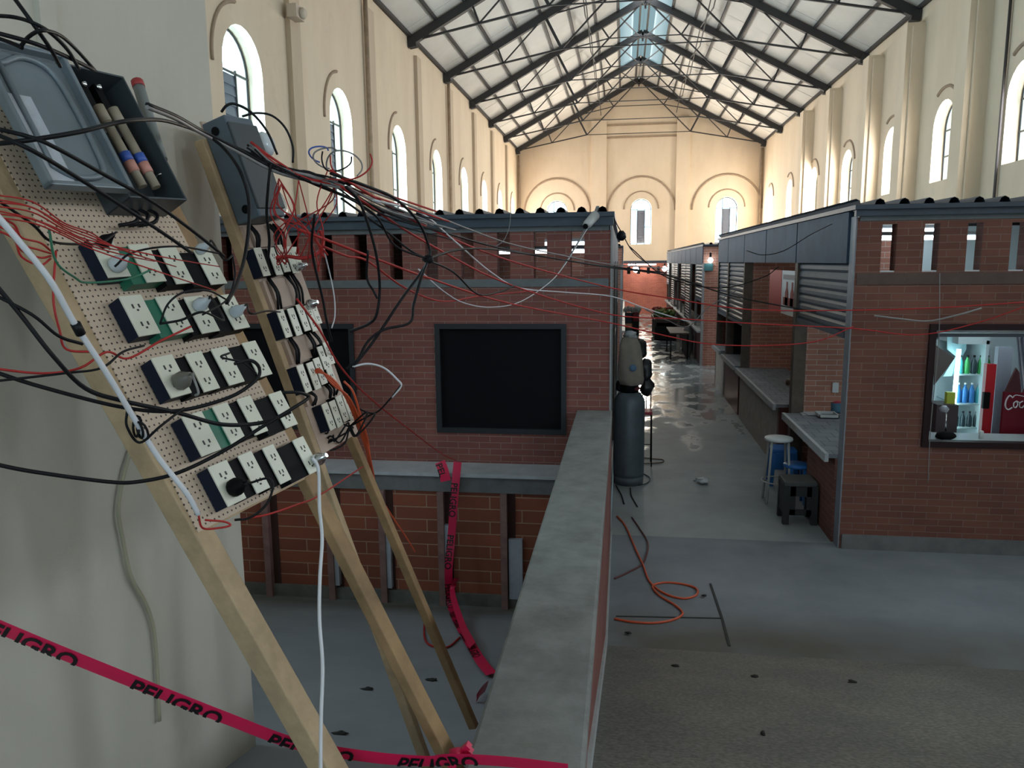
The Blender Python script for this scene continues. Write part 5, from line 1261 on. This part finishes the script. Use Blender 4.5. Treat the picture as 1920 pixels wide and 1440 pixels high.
st.build('lettering', mat('script_white', (.75, .70, .72), .5), cp)
# sill things
sb = MB().box(2.72, 4.3, 7.46, 8.0, .93, .985); 
tag(sb.build('worktop', mat('worktop_steel', (.45, .50, .52), .35)), 'pale worktop just inside the lit window', 'worktop')
p = V3(at(1772, 825, 7.7)); pn_ = thing('blender_jug', (p[0], 7.7, .985), 'dark appliance base with a metal stem on the window worktop', 'appliance')
MB().blob((p[0], 7.7, 1.02), .09, .07, .045, 91, .1).build('base', BLACKP, pn_)
MB().tube([(p[0]-.0, 7.7, 1.04), (p[0]-.01, 7.7, 1.27)], .008, 8).build('stem', METAL, pn_)
MB().lathe([(.03, 0), (.045, .03), (.02, .06)], (p[0]-.03, 7.7, 1.25), 10).build('head', mat('jug_grey', (.4, .42, .48), .3), pn_)
p = V3(at(1782, 745, 8.3)); yc = thing('carton', (p[0], 8.3, wz(757, 8.3)), 'yellow green carton on a dark shelf inside the window', 'carton')
MB().box(p[0]-.04, p[0]+.04, 8.28, 8.34, wz(757, 8.3), wz(736, 8.3)).build('box', mat('carton_lime', (.45, .50, .05), .5), yc)
MB().box(p[0]-.16, p[0]+.045, 8.2, 8.45, wz(757, 8.3)-.3, wz(757, 8.3)).build('stand', mat('stand_dark', (.05, .03, .035), .6), yc)
p = V3(at(1835, 820, 7.75)); tag(MB().lathe([(.02, 0), (.022, .07), (.012, .08)], (p[0]+.02, 7.75, .985), 10).build('salt_cup', WP), 'small white cup on the window worktop by the cooler', 'cup')

# ------------------------------------------------------------------ far aisle goods
def crate(x0, x1, y0, y1, z0, z1, m, label):
    c = thing('crate', ((x0+x1)/2, (y0+y1)/2, z0), label, 'crate'); t = .03
    MB().box(x0, x1, y0, y1, z0, z0+t).build('bottom', m, c)
    mb = MB(); n = 3; h = (z1-z0)/n
    for i in range(n):
        a, b = z0+i*h+.02, z0+(i+1)*h-.01
        mb.box(x0, x1, y0, y0+t, a, b).box(x0, x1, y1-t, y1, a, b).box(x0, x0+t, y0, y1, a, b).box(x1-t, x1, y0, y1, a, b)
    for xx in (x0, x1-t):
        for yy in (y0, y1-t): mb.box(xx, xx+t, yy, yy+t, z0, z1)
    mb.build('side', m, c); return c
YC = 28.0
xa, xb = at(1170, 600, YC)[0], at(1186, 600, YC)[0]
crate(xa, xb, YC, YC+.5, 0, .32, mat('crate_green', (.03, .09, .07), .5), 'green crate at the bottom of the far stack by the hidden stall')
crate(xa, xb, YC, YC+.5, .32, .48, mat('crate_yellow', (.38, .19, .02), .5), 'yellow crate in the far stack by the hidden stall')
crate(xa, xb, YC, YC+.5, .48, .86, mat('crate_dark', (.012, .02, .03), .5), 'dark crate on top of the far stack by the hidden stall')
crate(xb, xb+.25, YC+.8, YC+1.4, .5, .85, mat('crate_red', (.22, .015, .02), .5), 'red crate beside the dark crate of the far stack'); boxthing('crate_stand', DARK, (xb, xb+.25, YC+.8, YC+1.4, 0, .5), 'dark stand carrying the red crate far down the aisle', 'stand', 'thing')
wb = MB()
for i in range(5): wb.blob((xa+.05+i*.12, YC+.3, .96+.03*(i % 2)), .08, .08, .12, 100+i, .3, 8, 6)
tag(wb.build('produce_bags', mat('bag_pale', (.5, .47, .45), .6)), 'pale bags heaped on the far crate stack', 'bags', None, 'stuff')
vt = thing('vegetable_stand', at(1265, 610, 27), 'vegetable stand with greens out in the far aisle', 'stand')
vx0, vx1 = 1.05, 1.82
MB().box(vx0, vx1, 26.6, 29.5, .62, .72).build('table_top', POSTM, vt)
for x in (vx0+.05, vx1-.05):
    for y in (26.7, 29.4): MB().bar((x, y, 0), (x, y, .62), .06).build('leg', POSTM, vt)
MB().box(vx0+.02, vx1-.02, 26.62, 29.4, .05, .5).build('skirt', DARK, vt)
for i, (c, nm) in enumerate((((.10, .16, .03), 'leafy green'), ((.22, .18, .04), 'yellowish'), ((.30, .04, .03), 'red'))):
    mb = MB(); rr = random.Random(200+i)
    for k in range(26): mb.blob((rr.uniform(vx0+.06, vx1-.06), 26.8+i*.85+rr.uniform(-.1, .7), .76+rr.uniform(0, .22)), .08, .08, .07, k, .4, 7, 5)
    tag(mb.build('vegetables', mat('veg_%d' % i, c, .6)), '%s vegetables heaped on the far aisle stand' % nm, 'vegetables', None, 'stuff')
gs = MB(); c = V3(atz(1302, 668, 0))+(-.2, 0, 0); gs.blob(c+(0, 0, .42), .16, .2, .45, 300, .15)
tag(gs.build('grain_sack', mat('sack_grey', (.16, .15, .15), .8)), 'grey upright sack leaning by the further stall corner', 'sack')
tb = thing('trestle_table', atz(1272, 655, 0), 'thin legged dark table in the wet aisle before the further stall', 'table')
tx0, tx1 = at(1256, 640, 21.5)[0], at(1292, 640, 21.5)[0]
MB().box(tx0, tx1, 21.5, 23.5, .7, .74).build('table_top', POSTM, tb)
for x in (tx0+.03, tx1-.03):
    for y in (21.55, 23.45): MB().bar((x, y, 0), (x, y, .7), .035).build('leg', BLACKP, tb)
for i, (px, py) in enumerate([(1219, 611), (1256, 622), (1231, 640)]):
    tag(MB().blob(V3(atz(px, py, .02)), .12, .08, .03, 400+i, .5, 8, 6).build('litter_paper', WP), 'scrap of white paper on the far aisle floor, %s' % ('by the crates', 'near the vegetable stand', 'on the wet patch')[i], 'litter')

# ------------------------------------------------------------------ light
W = bpy.data.worlds.new('world'); SC.world = W; W.use_nodes = True
bgn = W.node_tree.nodes['Background']; bgn.inputs['Color'].default_value = (.58, .85, 1.0, 1); bgn.inputs['Strength'].default_value = 5.0
def area(name, loc, d, sx, sy, e, col):
    l = bpy.data.lights.new(name, 'AREA'); l.shape = 'RECTANGLE'; l.size = sx; l.size_y = sy; l.energy = e; l.color = col
    o = bpy.data.objects.new(name, l); COL.objects.link(o); o.location = loc
    o.rotation_euler = Vector(d).to_track_quat('-Z', 'Y').to_euler()
    return o
for i, h in enumerate(LW):
    far = max(0, min(1, (h[0]-12)/30)); c = (.50+.48*far, .83+.04*far, 1.0-.20*far)
    area('daylight', (XL-.22, h[0], (h[2]+h[3])/2), (1, 0, -.06), 1.2, 2.4, (125+85*far)*(.4 if h[0] < 10 else 1), c)
for i, h in enumerate(RW):
    far = max(0, min(1, (h[0]-12)/30)); c = (.85+.15*far, .90, .96-.20*far)
    area('daylight', (XR+.20, h[0], (h[2]+h[3])/2), (-1, 0, -.08), 1.05, 1.6, (95+165*far)*(.7 if h[0] < 8 else 1), c)
for h in EW: area('daylight', (h[0], YE+.20, (h[2]+h[3])/2), (0, -1, -.05), .95, 2.1, 290, (1, .89, .74))
area('daylight', (XM, 33, ZR-.1), (0, 0, -1), 1.8, 12, 260, (.9, .96, 1))
area('daylight', (XM, 10, ZR-.1), (0, 0, -1), 1.8, 10, 45, (.8, .92, 1))
area('daylight', (1.2, YB+.2, 3.4), (0, 1, 0), 3.6, 4.0, 25, (.72, .88, 1))  # out-of-view light added at the rear opening

vs_ = SC.view_settings; SC.display_settings.display_device = 'sRGB'
vs_.view_transform = 'Standard'; vs_.look = 'None'; vs_.gamma = 1; vs_.use_curve_mapping = False; vs_.exposure = 0.12
